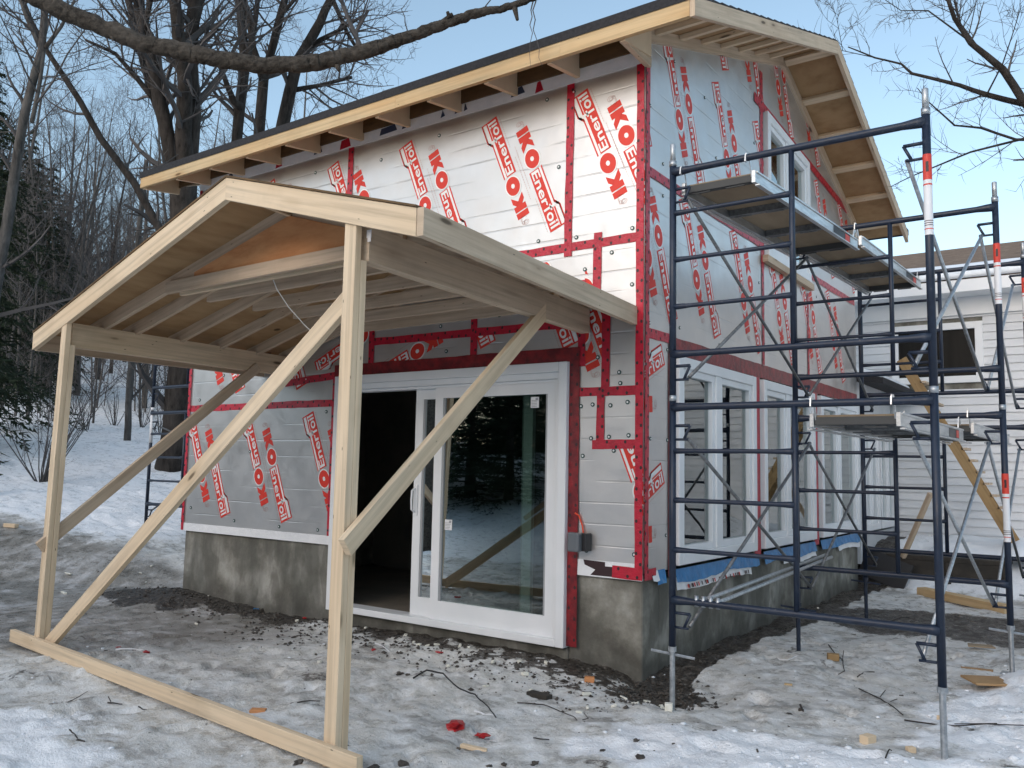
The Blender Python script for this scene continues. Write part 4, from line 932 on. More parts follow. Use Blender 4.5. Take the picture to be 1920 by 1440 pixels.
# ---------------------------------------------------------------- white clapboard house behind
HY = 8.2
house = thing('clapboard_house', 'older white clapboard house with a brown snow edged roof behind the scaffold', 'house', (4, 10, 0))
mb = MB(); z = .35; E_ = .115
WX0, WX1, WZ0, WZ1 = .10, 1.12, 2.84, 3.52
while z < 4.02:
    z1 = min(z+E_, 4.05)
    spans = [(-4.0, 11.0)]
    if z1 > WZ0-.1 and z < WZ1+.1: spans = [(-4.0, WX0-.1), (WX1+.1, 11.0)]
    for a, b in spans:
        mb.prism([(a, HY, z+.0005), (a, HY-.024, z+.0005), (a, HY-.004, z1-.001), (a, HY, z1-.001)], (b-a, 0, 0))
    z = z1
for a, b, c, d in ((WX0-.1, WX1+.1, WZ1+.02, 4.05),): pass
mb.build('clapboard_wall', SIDING, house)
mb = MB(); mb.box((-4.0, HY+.001, -.3), (11, HY+.2, .36)); mb.box((-4, HY+.003, .34), (-.0+WX0-.1, HY+.2, 4.1)); mb.box((WX1+.1, HY+.003, .34), (11, HY+.2, 4.1)); mb.box((WX0-.1, HY+.004, .34), (WX1+.1, HY+.2, WZ0-.05)); mb.box((WX0-.1, HY+.004, WZ1+.05), (WX1+.1, HY+.2, 4.1)); mb.build('backing_wall', CONC, house)
mb = MB()
for a, b, c, d in ((WX0-.10, WX0, WZ0-.10, WZ1+.10), (WX1, WX1+.10, WZ0-.10, WZ1+.10), (WX0, WX1, WZ1, WZ1+.10), (WX0, WX1, WZ0-.10, WZ0)): mb.box((a, HY-.04, c), (b, HY+.03, d))
wn = mb.build('window', VINYL, house, bevel=.005); mb = MB(); mb.box((WX0, HY+.0, WZ0), (WX1, HY+.006, WZ1)); mb.build('pane', DARKPANE, wn)
mb = MB(); mb.box((WX0-.09, HY+.22, WZ0-.04), (WX1+.09, HY+.6, WZ1+.04)); mb.build('room_behind', HOLLOW, house)
for j in (5.2, 8.0):
    mb = MB()
    for a, b, c, d in ((j-.1, j, 1.3, 2.9), (j+1.1, j+1.2, 1.3, 2.9), (j, j+1.1, 2.8, 2.9), (j, j+1.1, 1.3, 1.4)): mb.box((a, HY-.05, c), (b, HY-.0, d))
    wn = mb.build('window', VINYL, house); mb = MB(); mb.box((j, HY-.03, 1.4), (j+1.1, HY-.025, 2.8)); mb.build('pane', BLACKP, wn)
def hr(y): return 4.13+.34*(y-7.75)
mb = MB(); mb.prism([(-4.3, 7.75, hr(7.75)), (-4.3, 12.2, hr(12.2)), (-4.3, 12.2, hr(12.2)+.05), (-4.3, 7.75, hr(7.75)+.05)], (15.5, 0, 0))
mb.prism([(-4.3, 12.2, hr(12.2)), (-4.3, 16.5, hr(7.9)), (-4.3, 16.5, hr(7.9)+.05), (-4.3, 12.2, hr(12.2)+.05)], (15.5, 0, 0)); mb.build('roof', SHINGB, house)
mb = MB(); mb.box((-4.3, 7.72, 3.98), (11.2, 7.745, 4.15)); mb.box((-4.3, 7.745, 3.98), (11.2, HY, 4.0)); mb.box((-4.2, HY-.06, 3.72), (11, HY-.024, 3.98)); mb.build('eave_fascia', VINYL, house)
# snow lying along the eave
mb = MB(); N = 90
for i in range(N):
    xa, xb = -4.3+15.5*i/N, -4.3+15.5*(i+1)/N
    def prof(x):
        h = .09+.05*vnoise(np.array([x*1.3]), np.array([0.]), 5)[0]; e = 9.15+.5*vnoise(np.array([x*.5]), np.array([3.]), 6)[0]
        return [(x, 7.70, hr(7.7)+.052), (x, 7.69, hr(7.7)+.05+h*.6), (x, 7.85, hr(7.85)+.06+h), (x, (7.85+e)/2, hr((7.85+e)/2)+.06+h*.8), (x, e, hr(e)+.051)]
    A, B = prof(xa), prof(xb)
    mb.add(A+B, [(k, k+1, k+6, k+5) for k in range(4)]+[(4, 0, 5, 9)], 0)
mb.build('roof_snow', SNOW, house, smooth=True)
# low link between the wing and the house, its eave parallel to the gable wall
link = thing('low_link', 'low snow topped link with tall white windows between wing and white house', 'building', (-1.5, 7.1, 0))
mb = MB(); 
mb.box((-3, BD+.01, .60), (-.03, BD+.13, 2.70)); mb.box((-3, BD+.13, .25), (-.02, HY-.03, .62)); mb.box((-3, BD+.13, 2.16), (-.03, HY-.05, 2.62))
mb.build('link_wall', SIDING, link)
mb = MB(); mb.box((-2.95, BD+.2, .62), (-2.9, HY-.1, 2.3)); mb.build('inner_wall', DARKIN, link)
mb = MB(); mb.prism([(-3, BD+.01, 3.0), (.32, BD+.01, 2.56), (.32, BD+.01, 2.64), (-3, BD+.01, 3.08)], (0, HY-BD-.04, 0)); mb.build('roof', SHING, link)
mb = MB(); mb.prism([(-2.95, BD+.03, 3.08), (.26, BD+.03, 2.652), (.24, BD+.03, 2.72), (-.3, BD+.03, 2.86), (-2.95, BD+.03, 3.3)], (0, HY-BD-.08, 0)); mb.build('roof_snow', SNOW, link, bevel=.04)
def linkwin(y0, y1):
    global wing
    sv = wing; wing = link; glazed('window', None, y0, y1, .66, 2.14, (y0+y1)/2); wing = sv
linkwin(BD+.16, 7.05); linkwin(7.12, HY-.08)
# ---------------------------------------------------------------- deck, stair stringer, timber by the house
dk = thing('low_deck', 'low dark wooden deck with snow on top against the white house', 'deck', (1.1, 6.9, 0))
mb = MB(); mb.box((.25, 6.30, .34), (1.62, 8.0, .40)); mb.build('deck_boards', DARKBOARD, dk, bevel=.005)
mb = MB(); mb.box((.27, 6.30, -.05), (1.60, 6.34, .338)); mb.build('skirt_board', DARKBOARD, dk)
mb = MB()
for x in (.3, .95, 1.56): mb.box((x, 6.26, -.1), (x+.05, 6.298, .338))
mb.build('deck_post', DARKBOARD, dk)
N = 14; mb = MB(); V_ = []
for j in range(N+1):
    for i in range(N*2+1):
        x = .62+1.25*i/(N*2); y = 6.42+1.6*j/N; e = min(i, N*2-i)/4; e2 = min(j, N-j)/3
        z = .402+.17*min(1, e)*min(1, e2+.35*(j > N/2))*(.7+.6*vnoise(np.array([x*3]), np.array([y*3]), 8)[0])
        V_.append((x, y, z))
W_ = N*2+1
mb.add(V_, [(j*W_+i, j*W_+i+1, (j+1)*W_+i+1, (j+1)*W_+i) for j in range(N) for i in range(N*2)]); mb.build('deck_snow', SNOW, dk, smooth=True)
# yellow stringer: cut stair side leaning on the wall
Y_ = 6.6
A = on(1, Y_, 1693, 672); B = on(1, Y_, 1905, 1015); st_d = (B-A); L_ = st_d.length; ud = st_d.normalized(); un = Vector((ud.z*-1, 0, ud.x)); 
if un.x < 0: un = -un
st = thing('stair_stringer', 'yellowish notched wooden stair stringer leaning against the white house', 'stair', tuple(B))
mb = MB(); W0 = .05; n_s = 8; P = []
for i in range(n_s):
    a = A+ud*(L_*i/n_s); P.append(a+un*W0); b = A+ud*(L_*(i+.38)/n_s); P.append(b+un*(W0+.06))
    
P.append(B+un*W0)
poly = [A-un*.06]+P+[B-un*.06]
mb.beam(A-un*.02, B-un*.02, .04, .13, up=un); mb.build('stringer', WOODY, st, bevel=.003)
for i in range(2, n_s*2-2):
    c0 = A+ud*(L_*(i+.5)/(n_s*2))+un*.075+Vector((0, .15, 0)); mb = MB(); mb.beam(c0+Vector((-.02, -.17, 0)), c0+Vector((-.02, .16, 0)), .07, .03); mb.build('tread', WOOD2, st)
Q = MB(); a = on(1, 6.9, 1765, 700); Q.beam(A+Vector((.0, .30, .0))-un*.03, B+Vector((0, .30, 0))-un*.03, .04, .06, up=un); Q.build('stringer', WOODY, st)
mb = MB(); mb.beam(on(1, 6.0, 1745, 925), on(1, 6.3, 1693, 1045), .05, .05); centred('leaning_stick', mb, WOOD2, 'grey wooden stick leaning by the corner of the dark deck', 'stick')
def lumber(name, x0, y0, x1, y1, w_, h_, mat, lab, cat, zz=0, g=None):
    z0 = gz(x0, y0)+h_/2+zz; z1 = gz(x1, y1)+h_/2+zz; mb = MB(); mb.beam((x0, y0, z0), (x1, y1, z1), w_, h_); return centred(name, mb, mat, lab, cat, g, bevel=.003)
lumber('timber', .78, 5.60, 1.72, 5.05, .14, .09, WOODO, 'short thick timber lying in front of the dark deck, snow behind it', 'timber')
lumber('timber', 1.9, 5.2, 2.6, 4.8, .12, .07, WOODO, 'orange timber end lying at the right edge beyond the scaffold', 'timber')
mb = MB(); mb.beam((-.0, 6.22, .3), (.55, 6.1, .12), .02, .35, up=(0.2, .3, 1)); o = centred('dark_board_scrap', mb, BLACKP, 'dark sheet leaning on snow at the left end of the deck', 'sheet')
# ---------------------------------------------------------------- trees
def unit(v): return v.normalized()
def rvec():
    while True:
        v = Vector((random.uniform(-1, 1), random.uniform(-1, 1), random.uniform(-1, 1)))
        if .1 < v.length < 1: return v.normalized()
def limb(mb, p, d, L, r, nseg, wob, rise, n, tip=.35):
    pts = [Vector(p)]; rad = [r]; d = Vector(d).normalized()
    for i in range(nseg):
        d = unit(d + rvec()*wob + Vector((0, 0, rise))); pts.append(pts[-1]+d*(L/nseg)); rad.append(r*(1-(1-tip)*(i+1)/nseg))
    mb.tube(pts, rad, n, cap=False); return pts, rad
def twigs(mb, pts, rad, levels, count, lenf, spread=.9, rise=.05, rmin=.004, lens=None, t0=.2):
    """grow side shoots along a limb, again along those, ever thinner"""
    if levels <= 0: return
    L = sum((b-a).length for a, b in zip(pts, pts[1:]))
    for k in range(count):
        t = t0+(1-t0)*(k+random.random())/count; i = min(int(t*(len(pts)-1)), len(pts)-2); f = t*(len(pts)-1)-i
        p = pts[i].lerp(pts[i+1], f); ax = unit(pts[i+1]-pts[i]); r0 = rad[i]*(1-f)+rad[i+1]*f
        side = rvec(); side = unit(side-ax*side.dot(ax)); d = unit(ax*random.uniform(.35, .9)+side*spread+Vector((0, 0, rise*3)))
        ll = (lens if lens else L*lenf)*random.uniform(.55, 1.15)*(1.15-t*.55); rr = max(rmin, r0*random.uniform(.35, .55))
        sub, sr = limb(mb, p, d, ll, rr, 4 if levels > 1 else 3, .22, rise, 4 if rr > .012 else 3, .3)
        twigs(mb, sub, sr, levels-1, max(3, int(count*.75)), .52, spread, rise, rmin, None, .12)
def bare_tree(name, label, base, h, r, stems, cat='tree', group=None, lv=3, cnt=7, bark=BARK, lean=None, seed=0, clear=.3):
    random.seed(seed)
    t = thing(name, label, cat, base, group); base = Vector(base)
    tm = MB(); cm = MB()
    d0 = Vector(lean if lean else (random.uniform(-.05, .05), random.uniform(-.05, .05), 1))
    if stems == 1:
        pts, rad = limb(tm, base-Vector((0, 0, .3)), d0, h, r, 12, .05, .03, 10, .12); rad[0] = r*1.3
        twigs(cm, pts, rad, lv, int(cnt*2), .34, .85, .07, max(.005, r*.03), None, clear)
    else:
        p1, r1 = limb(tm, base-Vector((0, 0, .3)), d0, h*.22+.3, r, 4, .03, .05, 12, .9)
        for s in range(stems):
            a = s*6.283/stems+random.random(); d = unit(Vector((math.cos(a)*.22, math.sin(a)*.22, 1)))
            pts, rad = limb(tm, p1[-1]-Vector((0, 0, .2)), d, h*.78*random.uniform(.85, 1), r*.55, 10, .07, .02, 8, .12)
            twigs(cm, pts, rad, lv, cnt, .4, .85, .07, max(.005, r*.02), None, .15)
    tm.build('trunk', bark, t, smooth=True); cm.build('branches', TWIG, t, smooth=False)
    return t
def traced_tree(name, label, depth, base_px, stems, group=None, bark=BARK, lv=2, cnt=9, tl=2.2, seed=1, cat='tree', rmin=.006, dv=0):
    """a tree whose main stems were sighted from the photograph and set at its real distance; widths in metres"""
    random.seed(seed); b = far(*base_px, depth); t = thing(name, label, cat, tuple(b), group); tm = MB(); cm = MB()
    for path in stems:
        w0 = path[0][2]; off_ = random.uniform(-dv, dv)
        pts = []; rad = []
        for i, (x, y, w_) in enumerate(path):
            k = i/max(1, len(path)-1); pts.append(far(x, y, depth+off_*k)); rad.append(w_/2)
        # finer polyline
        P = []; Rr = []
        for (a, ra), (b2, rb) in zip(zip(pts, rad), zip(pts[1:], rad[1:])):
            m_ = max(2, int((b2-a).length/.5))
            for j in range(m_): P.append(a.lerp(b2, j/m_)+rvec()*ra*.12); Rr.append(ra+(rb-ra)*j/m_)
        P.append(pts[-1]); Rr.append(rad[-1])
        # go on beyond the frame
        d = unit(P[-1]-P[-2]); 
        if path[-1][1] <= 5 and path[-1][0] > 0 and path[-1][0] < 1920 and w0 > .1:
            q_, r_ = limb(tm, P[-1], d, 3.5, Rr[-1], 7, .12, .05, 8, .3); 
            if lv > 1: twigs(cm, q_, r_, lv, cnt, .5, .9, .05, rmin, tl*.8, .1)
        tm.tube(P, Rr, 12 if w0 > .15 else 8, cap=True)
        twigs(cm, P, Rr, lv, cnt, .5, .95, .05, rmin, tl, .15)
    tm.build('trunk', bark, t, smooth=True)
    if cm.v: cm.build('branches', TWIG, t)
    return t
# big maple behind the left corner (stems traced)
traced_tree('maple_tree', 'thick trunked maple with four upright stems rising behind the left corner of the wing', 17, (325, 885), [
    [(322, 895, .78), (330, 850, .60), (343, 700, .54), (345, 420, .50), (343, 330, .52)],
    [(338, 380, .34), (322, 290, .30), (310, 230, .28), (290, 140, .26), (262, 20, .22), (255, -40, .2)],
    [(350, 380, .36), (345, 250, .32), (346, 150, .27), (333, 60, .24), (322, -40, .2)],
    [(352, 340, .34), (360, 210, .33), (358, 110, .27), (362, 30, .26), (370, -40, .24)],
    [(312, 240, .2), (288, 180, .17), (265, 100, .15), (240, 0, .13)],
    [(345, 170, .16), (352, 110, .14), (365, 60, .12), (380, 0, .1)],
    [(300, 200, .12), (255, 145, .1), (215, 100, .07), (160, 75, .05)],
    [(288, 140, .12), (270, 60, .12), (282, 0, .1)]], lv=3, cnt=8, tl=2.0, seed=4, dv=1.2)
traced_tree('bare_tree', 'pair of dark upright stems behind the eave, right of the big maple', 19, (442, 850), [
    [(442, 870, .34), (440, 420, .26), (442, 280, .24), (450, 200, .24), (460, 120, .22), (450, 0, .2)], [(452, 200, .18), (438, 190, .15), (415, 130, .1), (400, 110, .08)],
    [(462, 120, .16), (475, 60, .13), (483, 0, .11)]], lv=3, cnt=8, tl=2.0, seed=5, dv=1)
traced_tree('bare_tree', 'grey stem forking behind the middle of the eave', 20, (482, 845), [
    [(482, 865, .36), (482, 420, .28), (485, 250, .26), (495, 150, .24), (505, 110, .2), (520, 50, .2), (540, -20, .16)], [(494, 150, .2), (475, 90, .16), (465, 30, .13), (458, -10, .1)], [(505, 110, .12), (525, 30, .1), (560, -10, .08)]], lv=3, cnt=8, tl=2.0, seed=6, dv=1)
traced_tree('bare_tree', 'leaning dark tree behind the eave, tallest stem bent to the right', 21, (515, 840), [
    [(512, 860, .44), (520, 420, .34), (530, 240, .32), (545, 170, .30), (560, 110, .26), (590, 60, .24), (610, 20, .2), (630, -20, .18)], [(560, 110, .16), (600, 75, .13), (640, 55, .09), (680, 30, .07)], [(545, 170, .14), (600, 160, .1), (660, 145, .08)], [(620, -10, .12), (650, 60, .1), (680, 110, .07)]], lv=3, cnt=9, tl=2.2, seed=7, dv=1)
traced_tree('slender_tree', 'slender leaning tree at the left, crossing in front of the big maple', 14, (385, 905), [
    [(388, 925, .17), (345, 500, .14), (300, 430, .13), (250, 340, .12), (190, 260, .11), (150, 190, .10), (88, 95, .08), (60, 40, .06), (40, -10, .05)]], lv=2, cnt=11, tl=1.7, seed=8, rmin=.005)
traced_tree('slender_tree', 'slender forked grey tree at the left edge reaching to the top of the frame', 13, (-30, 920), [
    [(-32, 940, .2), (-10, 560, .16), (25, 350, .15), (42, 230, .13), (60, 160, .12), (78, 90, .11), (84, 20, .1)], [(78, 95, .08), (50, 30, .07), (35, -10, .05)], [(85, 90, .07), (115, 50, .05), (140, 0, .04)], [(60, 230, .07), (75, 150, .06), (82, 95, .06)]], lv=3, cnt=8, tl=1.6, seed=9, bark=BARK2, rmin=.005)
traced_tree('slender_tree', 'thin grey trunk standing alone in the snow left of the far scaffold', 20, (238, 828), [
    [(238, 832, .17), (241, 760, .15), (246, 680, .15), (250, 560, .14), (262, 420, .12), (275, 300, .1)]], lv=2, cnt=8, tl=1.6, seed=10, bark=BARK2)
# the big limb over the yard
random.seed(12)
ol = thing('overhanging_limb', 'thick rough barked bare limb sweeping across the sky above the eave', 'branch', tuple(far(480, 120, 6.2)))
tm = MB(); cm = MB(); P = []; Rr = []
path = [(-900, -560, .2), (-600, -360, .18), (-300, -180, .15), (-60, -60, .125), (60, -8, .125), (110, 15, .125), (190, 50, .125), (270, 82, .125), (350, 98, .125), (430, 115, .122), (500, 122, .118), (570, 120, .115), (640, 108, .108), (700, 92, .10), (760, 72, .088), (830, 45, .075), (890, 25, .068), (960, 12, .05), (1010, -6, .035), (1060, -30, .02)]
for a, b in zip(path, path[1:]):
    m_ = 6
    for j in range(m_):
        f_ = j/m_; P.append(far(a[0]+(b[0]-a[0])*f_, a[1]+(b[1]-a[1])*f_, 6.2)+rvec()*.007); Rr.append((a[2]+(b[2]-a[2])*f_)/2*random.uniform(.90, 1.08))
P2 = []; R3_ = []
for (a, ra), (b, rb) in zip(zip(P, Rr), zip(P[1:], Rr[1:])):
    for j in range(4): P2.append(a.lerp(b, j/4)+rvec()*.002); R3_.append(ra+(rb-ra)*j/4)
tm.tube(P2, R3_, 28)
prev = {}
for i in range(len(tm.v)):
    c_ = P2[i//28]; d_ = Vector(tm.v[i])-c_; k_ = i % 28; prev[k_] = prev.get(k_, 0)*.75+random.uniform(-1, 1)*.045; tm.v[i] = tuple(c_+d_*(1+prev[k_]))
for px_, py_, dx, dy in ((830, 42, 18, -16), (965, 15, 5, 22), (845, 40, -6, -18), (205, 60, 8, 14), (630, 118, 5, 14)):
    tm.tube([far(px_, py_, 6.2), far(px_+dx, py_+dy, 6.15)], [.022, .012], 8)
tm.build('limb', BARKW, ol, smooth=True)
a_ = far(-900, -560, 6.2); mb = MB(); mb.tube([(a_.x-.25, a_.y, -.2), (a_.x-.2, a_.y, 1.5), (a_.x-.1, a_.y, 3.5), (a_.x, a_.y, a_.z), (a_.x+.1, a_.y+.3, a_.z+2.5)], [.36, .28, .25, .22, .15], 16); mb.build('trunk', BARKW, ol, smooth=True)
for path in ([(640, 0, .03), (655, 40, .032), (675, 85, .036)], [(690, 20, .02), (668, 60, .028), (672, 95, .03)]):
    pts = [far(x, y, 6.25) for x, y, _ in path][::-1]; rad = [w_/2 for _, _, w_ in path][::-1]
    cm = MB(); cm.tube(pts, rad, 8); twigs(cm, pts, rad, 2, 5, .6, .9, .05, .003, .5); cm.build('side_branch', TWIG, ol)
for (x, y) in ((1000, 0), (1005, 2), (905, 25), (760, 70)):
    pts = [far(x, y, 6.2)]; 
    for i in range(7): pts.append(pts[-1]+Vector((random.uniform(-.02, .05), random.uniform(-.03, .03), -.075 if x > 950 else .05)))
    cm = MB(); cm.tube(pts, [.005*(1-i/9) for i in range(8)], 4); cm.build('twig', TWIG, ol)
# bare tree reaching in from the right
def path_m(L_): return [(x, y, w_) for x, y, w_ in L_]
traced_tree('bare_tree', 'fine twigged tree reaching into the sky from the right edge', 9, (2260, 1140), [
    [(2262, 1190, .30), (2250, 900, .22), (2150, 600, .20), (2060, 380, .16), (1990, 270, .12), (1920, 190, .085), (1880, 130, .075), (1820, 80, .055), (1790, 35, .045), (1775, -10, .04)],
    [(2060, 300, .09), (1990, 225, .08), (1920, 195, .065), (1850, 178, .055), (1800, 160, .042), (1710, 138, .03), (1690, 120, .022), (1640, 108, .018), (1590, 88, .012)],
    [(2060, 330, .06), (1960, 262, .04), (1905, 262, .03), (1840, 240, .025), (1790, 235, .02), (1740, 190, .012), (1720, 165, .008)],
    [(2090, 420, .05), (1990, 250, .035), (1920, 260, .028), (1820, 285, .022), (1760, 310, .018), (1710, 330, .013), (1670, 350, .008)],
    [(1830, 85, .03), (1800, 45, .028), (1790, 0, .02)], [(1815, 75, .02), (1740, 20, .015), (1690, 20, .01), (1660, 0, .008)], [(1640, 108, .01), (1580, 95, .008), (1570, 40, .005), (1560, 5, .004)],
    [(1850, 178, .02), (1880, 120, .015), (1900, 60, .01), (1915, 10, .008)]], lv=2, cnt=11, tl=.62, seed=14, rmin=.0028, dv=.3)
# forest prototypes and their copies
protos = []
specs = [(15, .17, 1, 'bare_tree'), (13, .13, 1, 'bare_tree'), (17, .22, 2, 'bare_tree'), (14, .15, 3, 'bare_tree')]
GRPF = 'bare trees of the snowy wood on the hillside'
LABF = 'bare winter tree in the dense wood on the snowy hillside behind'
def ghz(x, y): return float(base_h(np.array([x]), np.array([y]))[0])
def at_depth(px, d):
    s = far(px, 860, d); return s.x, s.y
places = []
random.seed(77)
for ring, (d0, d1, n) in enumerate(((26, 32, 9), (32, 42, 20), (42, 56, 34), (56, 78, 40))):
    for i in range(n):
        px = -260+860*(i+random.random())/n; d = random.uniform(d0, d1)
        if ring == 0 and 60 < px < 250: d += 3
        places.append((px, d))
pr_i = 0
for i, (px, d) in enumerate(places):
    x, y = at_depth(px, d); z = ghz(x, y)-.1
    if i < 4:
        hh, r_, st_, nm = specs[i]; t = bare_tree(nm, LABF, (x, y, z), hh, r_, st_, group=GRPF, lv=3, cnt=9 if st_ == 1 else 8, seed=40+i, bark=BARK if i == 1 else BARK2, clear=.22); protos.append(t)
    else:
        c = copy_tree(protos[(i*7) % 4]); c.location = (x, y, z); c.rotation_euler = (0, 0, random.uniform(0, 6.28)); s_ = random.uniform(.65, 1.05)*(1.0 if px < 250 else .85); c.scale = (s_, s_, s_*random.uniform(.9, 1.15))
# thin saplings of the wood edge
random.seed(99)
sap = bare_tree('sapling', 'thin bare sapling at the edge of the snowy wood', (*at_depth(170, 24), ghz(*at_depth(170, 24))), 5.5, .035, 1, group='saplings at the wood edge', lv=2, cnt=9, seed=61, bark=BARK2, clear=.1)
for i in range(46):
    px = -60+620*random.random(); d = random.uniform(21, 34); x, y = at_depth(px, d); c = copy_tree(sap); c.location = (x, y, ghz(x, y)-.05); c.rotation_euler = (0, 0, random.random()*6.28); s_ = random.uniform(.5, 1.4); c.scale = (s_, s_, s_)
# far-off wood closing the hillside
random.seed(5)
fw_ = MB()
for i in range(1500):
    px = -700+1350*random.random(); d = random.uniform(74, 120); x, y = at_depth(px, d); z = ghz(x, y); h = random.uniform(8, 13)
    pts = [Vector((x, y, z-.3)), Vector((x+random.uniform(-.4, .4), y, z+h*.5)), Vector((x+random.uniform(-1, 1), y, z+h))]; fw_.tube(pts, [.15, .1, .02], 3, cap=False)
    for k in range(5):
        p = pts[1].lerp(pts[2], random.uniform(-.3, .9)); dd = rvec(); dd.z = abs(dd.z)+.3; limb(fw_, p, dd, random.uniform(2, 4), .05, 2, .3, .1, 3)
o = fw_.build('far_wood', TWIG); tag(o, 'far-off bare wood closing the hillside', None, None, 'stuff')
# conifers at the left edge
def conifer(name, label, base, h, r, seed, group=None, droop=.35, dens=1.0):
    random.seed(seed); t = thing(name, label, 'tree', base, group); b = Vector(base); tm = MB(); tm.tube([b-Vector((0, 0, .3)), b+Vector((0, 0, h*.5)), b+Vector((0, 0, h))], [h*.017, h*.011, .02], 8); tm.build('trunk', BARK, t, smooth=True)
    cm = MB(); z = .04*h
    while z < h*.99:
        f = z/h; R_ = r*(1-f)**.75*random.uniform(.8, 1.12)
        nb_ = int(6*dens)+1
        for k in range(nb_):
            a = random.random()*6.283; L = R_*random.uniform(.75, 1.1); d = Vector((math.cos(a), math.sin(a), 0))
            pts = []; m_ = 6
            for j in range(m_+1):
                s = j/m_; pts.append(b+Vector((0, 0, z))+d*L*s+Vector((0, 0, -droop*L*s*s+.10*L*math.sin(s*3.14)))+rvec()*.04)
            cm.tube(pts, [.02*(1-j/(m_+1)) for j in range(m_+1)], 3, cap=False)
            sd_ = Vector((-d.y, d.x, 0))
            for q_ in range(int(26*dens)):
                s = random.uniform(.12, 1); j = min(int(s*m_), m_-1); p = pts[j].lerp(pts[j+1], s*m_-j)
                sg = random.choice((-1, 1)); ll = (.16+.34*(1-s))*L*.55*random.uniform(.6, 1.2); dd = unit(sd_*sg*random.uniform(.5, 1)+d*random.uniform(.3, 1)+Vector((0, 0, random.uniform(-.75, .12))))
                w_ = .028*random.uniform(.7, 1.5); up = rvec()*w_
                for e in range(3):
                    pe = p+dd*ll*(e/3)+rvec()*.02; de = unit(dd+rvec()*.7)*ll*.5
                    cm.add([pe-up, pe+up, pe+de], [(0, 1, 2)])
        z += h*.028*random.uniform(.7, 1.3)
    cm.build('foliage', NEEDLE, t); return t
x, y = at_depth(-75, 20); c1 = conifer('evergreen_tree', 'dense dark evergreen with drooping boughs at the left edge', (x, y, ghz(x, y)+.2), 9.5, 2.6, 31)
x, y = at_depth(30, 31); c2 = conifer('evergreen_tree', 'second dark evergreen just right of and behind the one at the left edge', (x, y, ghz(x, y)), 9.0, 2.5, 32)
x, y = at_depth(-190, 16); c3 = conifer('evergreen_tree', 'evergreen whose lowest boughs reach in over the snow at the left edge', (x, y, ghz(x, y)), 10, 3.2, 33)
random.seed(17)
for i, (px, d, s_) in enumerate(((-40, 29, 1.0), (60, 34, 1.05), (-10, 38, 1.3), (15, 46, 1.5), (85, 52, 1.2))):
    x, y = at_depth(px, d); c = copy_tree(c2); c['label'] = 'dark evergreen standing among the bare trees of the wood at the left'; c['group'] = 'evergreens in the wood at the left'; c.location = (x, y, ghz(x, y)-.1); c.rotation_euler = (0, 0, random.random()*6); c.scale = (s_, s_, s_)
# evergreens and trees behind the camera, mirrored in the glass and foil
random.seed(3)
for i in range(90):
    a = math.radians(85+175*(i/90)+random.uniform(-3, 3)); d = random.uniform(15, 24); x = 2+math.sin(a)*d; y = -4+math.cos(a)*d
    c = copy_tree(c2); c['label'] = 'evergreen of the row across the yard, out of the frame'; c['group'] = 'evergreens across the yard'; c.location = (x, y, ghz(x, y)-.1); c.rotation_euler = (0, 0, random.random()*6); s_ = random.uniform(.42, .62); c.scale = (1.15, 1.15, s_)
# shrubs
def shrub(label, px, py, d, h, n, spread, seed, group=None, mat=TWIG):
    random.seed(seed); b = far(px, py, d); b.z = gz(b.x, b.y); t = thing('bare_shrub', label, 'shrub', tuple(b), group); cm = MB()
    for i in range(n):
        a = random.random()*6.283; s = random.random()**.7*spread; d_ = unit(Vector((math.cos(a)*s, math.sin(a)*s, 1)))
        pts, rad = limb(cm, b+Vector((math.cos(a), math.sin(a), 0))*.08*random.random()-Vector((0, 0, .05)), d_, h*random.uniform(.6, 1.1), .012, 5, .1, .02, 4, .3)
        twigs(cm, pts, rad, 2, 4, .4, .6, .1, .003)
    cm.build('stems', mat, t); return t
shrub('leafless multi stemmed shrub in the snow behind the left post', 78, 885, 14.5, 2.2, 22, .75, 51)
for i, (px, py, d, h) in enumerate(((160, 800, 22, 1.2), (215, 790, 24, 1.1), (95, 790, 24, 1.0), (265, 800, 24, 1.2), (300, 820, 22, 1.0), (140, 780, 27, 1.3))):
    shrub('small leafless shrub poking out of the snowbank', px, py, d, h, 9, .7, 60+i, 'small shrubs in the snowbank')
# ---------------------------------------------------------------- litter on the ground
random.seed(21)
def gp(px, py):
    p = on(2, 0.0, px, py); return p.x, p.y
def chip(name, px, py, sx, sy, sz, ang, mat, lab, cat, grp=None, tilt=0.0, lift=0.0):
    x, y = gp(px, py); z = gz(x, y); mb = MB(); c_, s_ = math.cos(ang), math.sin(ang)
    n = random.choice((4, 5)) if grp else 4; P = []
    for k in range(n):
        a = 2*math.pi*(k+.5)/n; r_ = 1.25 if n == 4 else 1.1; u = math.cos(a)*r_*sx/2*random.uniform(.85, 1.1); v = math.sin(a)*r_*sy/2*random.uniform(.85, 1.1)
        P.append(Vector((u*c_-v*s_, u*s_+v*c_, u*tilt)))
    mb.prism([(p.x+x, p.y+y, z+p.z+lift-.004) for p in P], (0.0, 0, sz)); return centred(name, mb, mat, lab, cat, grp, bevel=min(.004, sz*.2))
chip('plywood_square', 1853, 1288, .30, .26, .016, .5, PLY, 'larger plywood square on the snow at the right edge', 'plywood', lift=.03)
chip('plywood_square', 1838, 1216, .22, .14, .012, .3, PLYG, 'thin grey plywood scrap on ice behind the larger square', 'plywood', lift=.02)
chip('plywood_square', 1835, 1250, .24, .06, .010, .2, PLY, 'narrow half buried plywood strip between the two squares', 'plywood')
chip('wood_block', 1563, 1235, .10, .07, .05, .3, WOODY, 'brown wood block beside a twig under the scaffold', 'wood block')
chip('wood_block', 1627, 1380, .085, .065, .045, 1.2, WOOD, 'pale cut block in the snow near the bottom right', 'wood block')
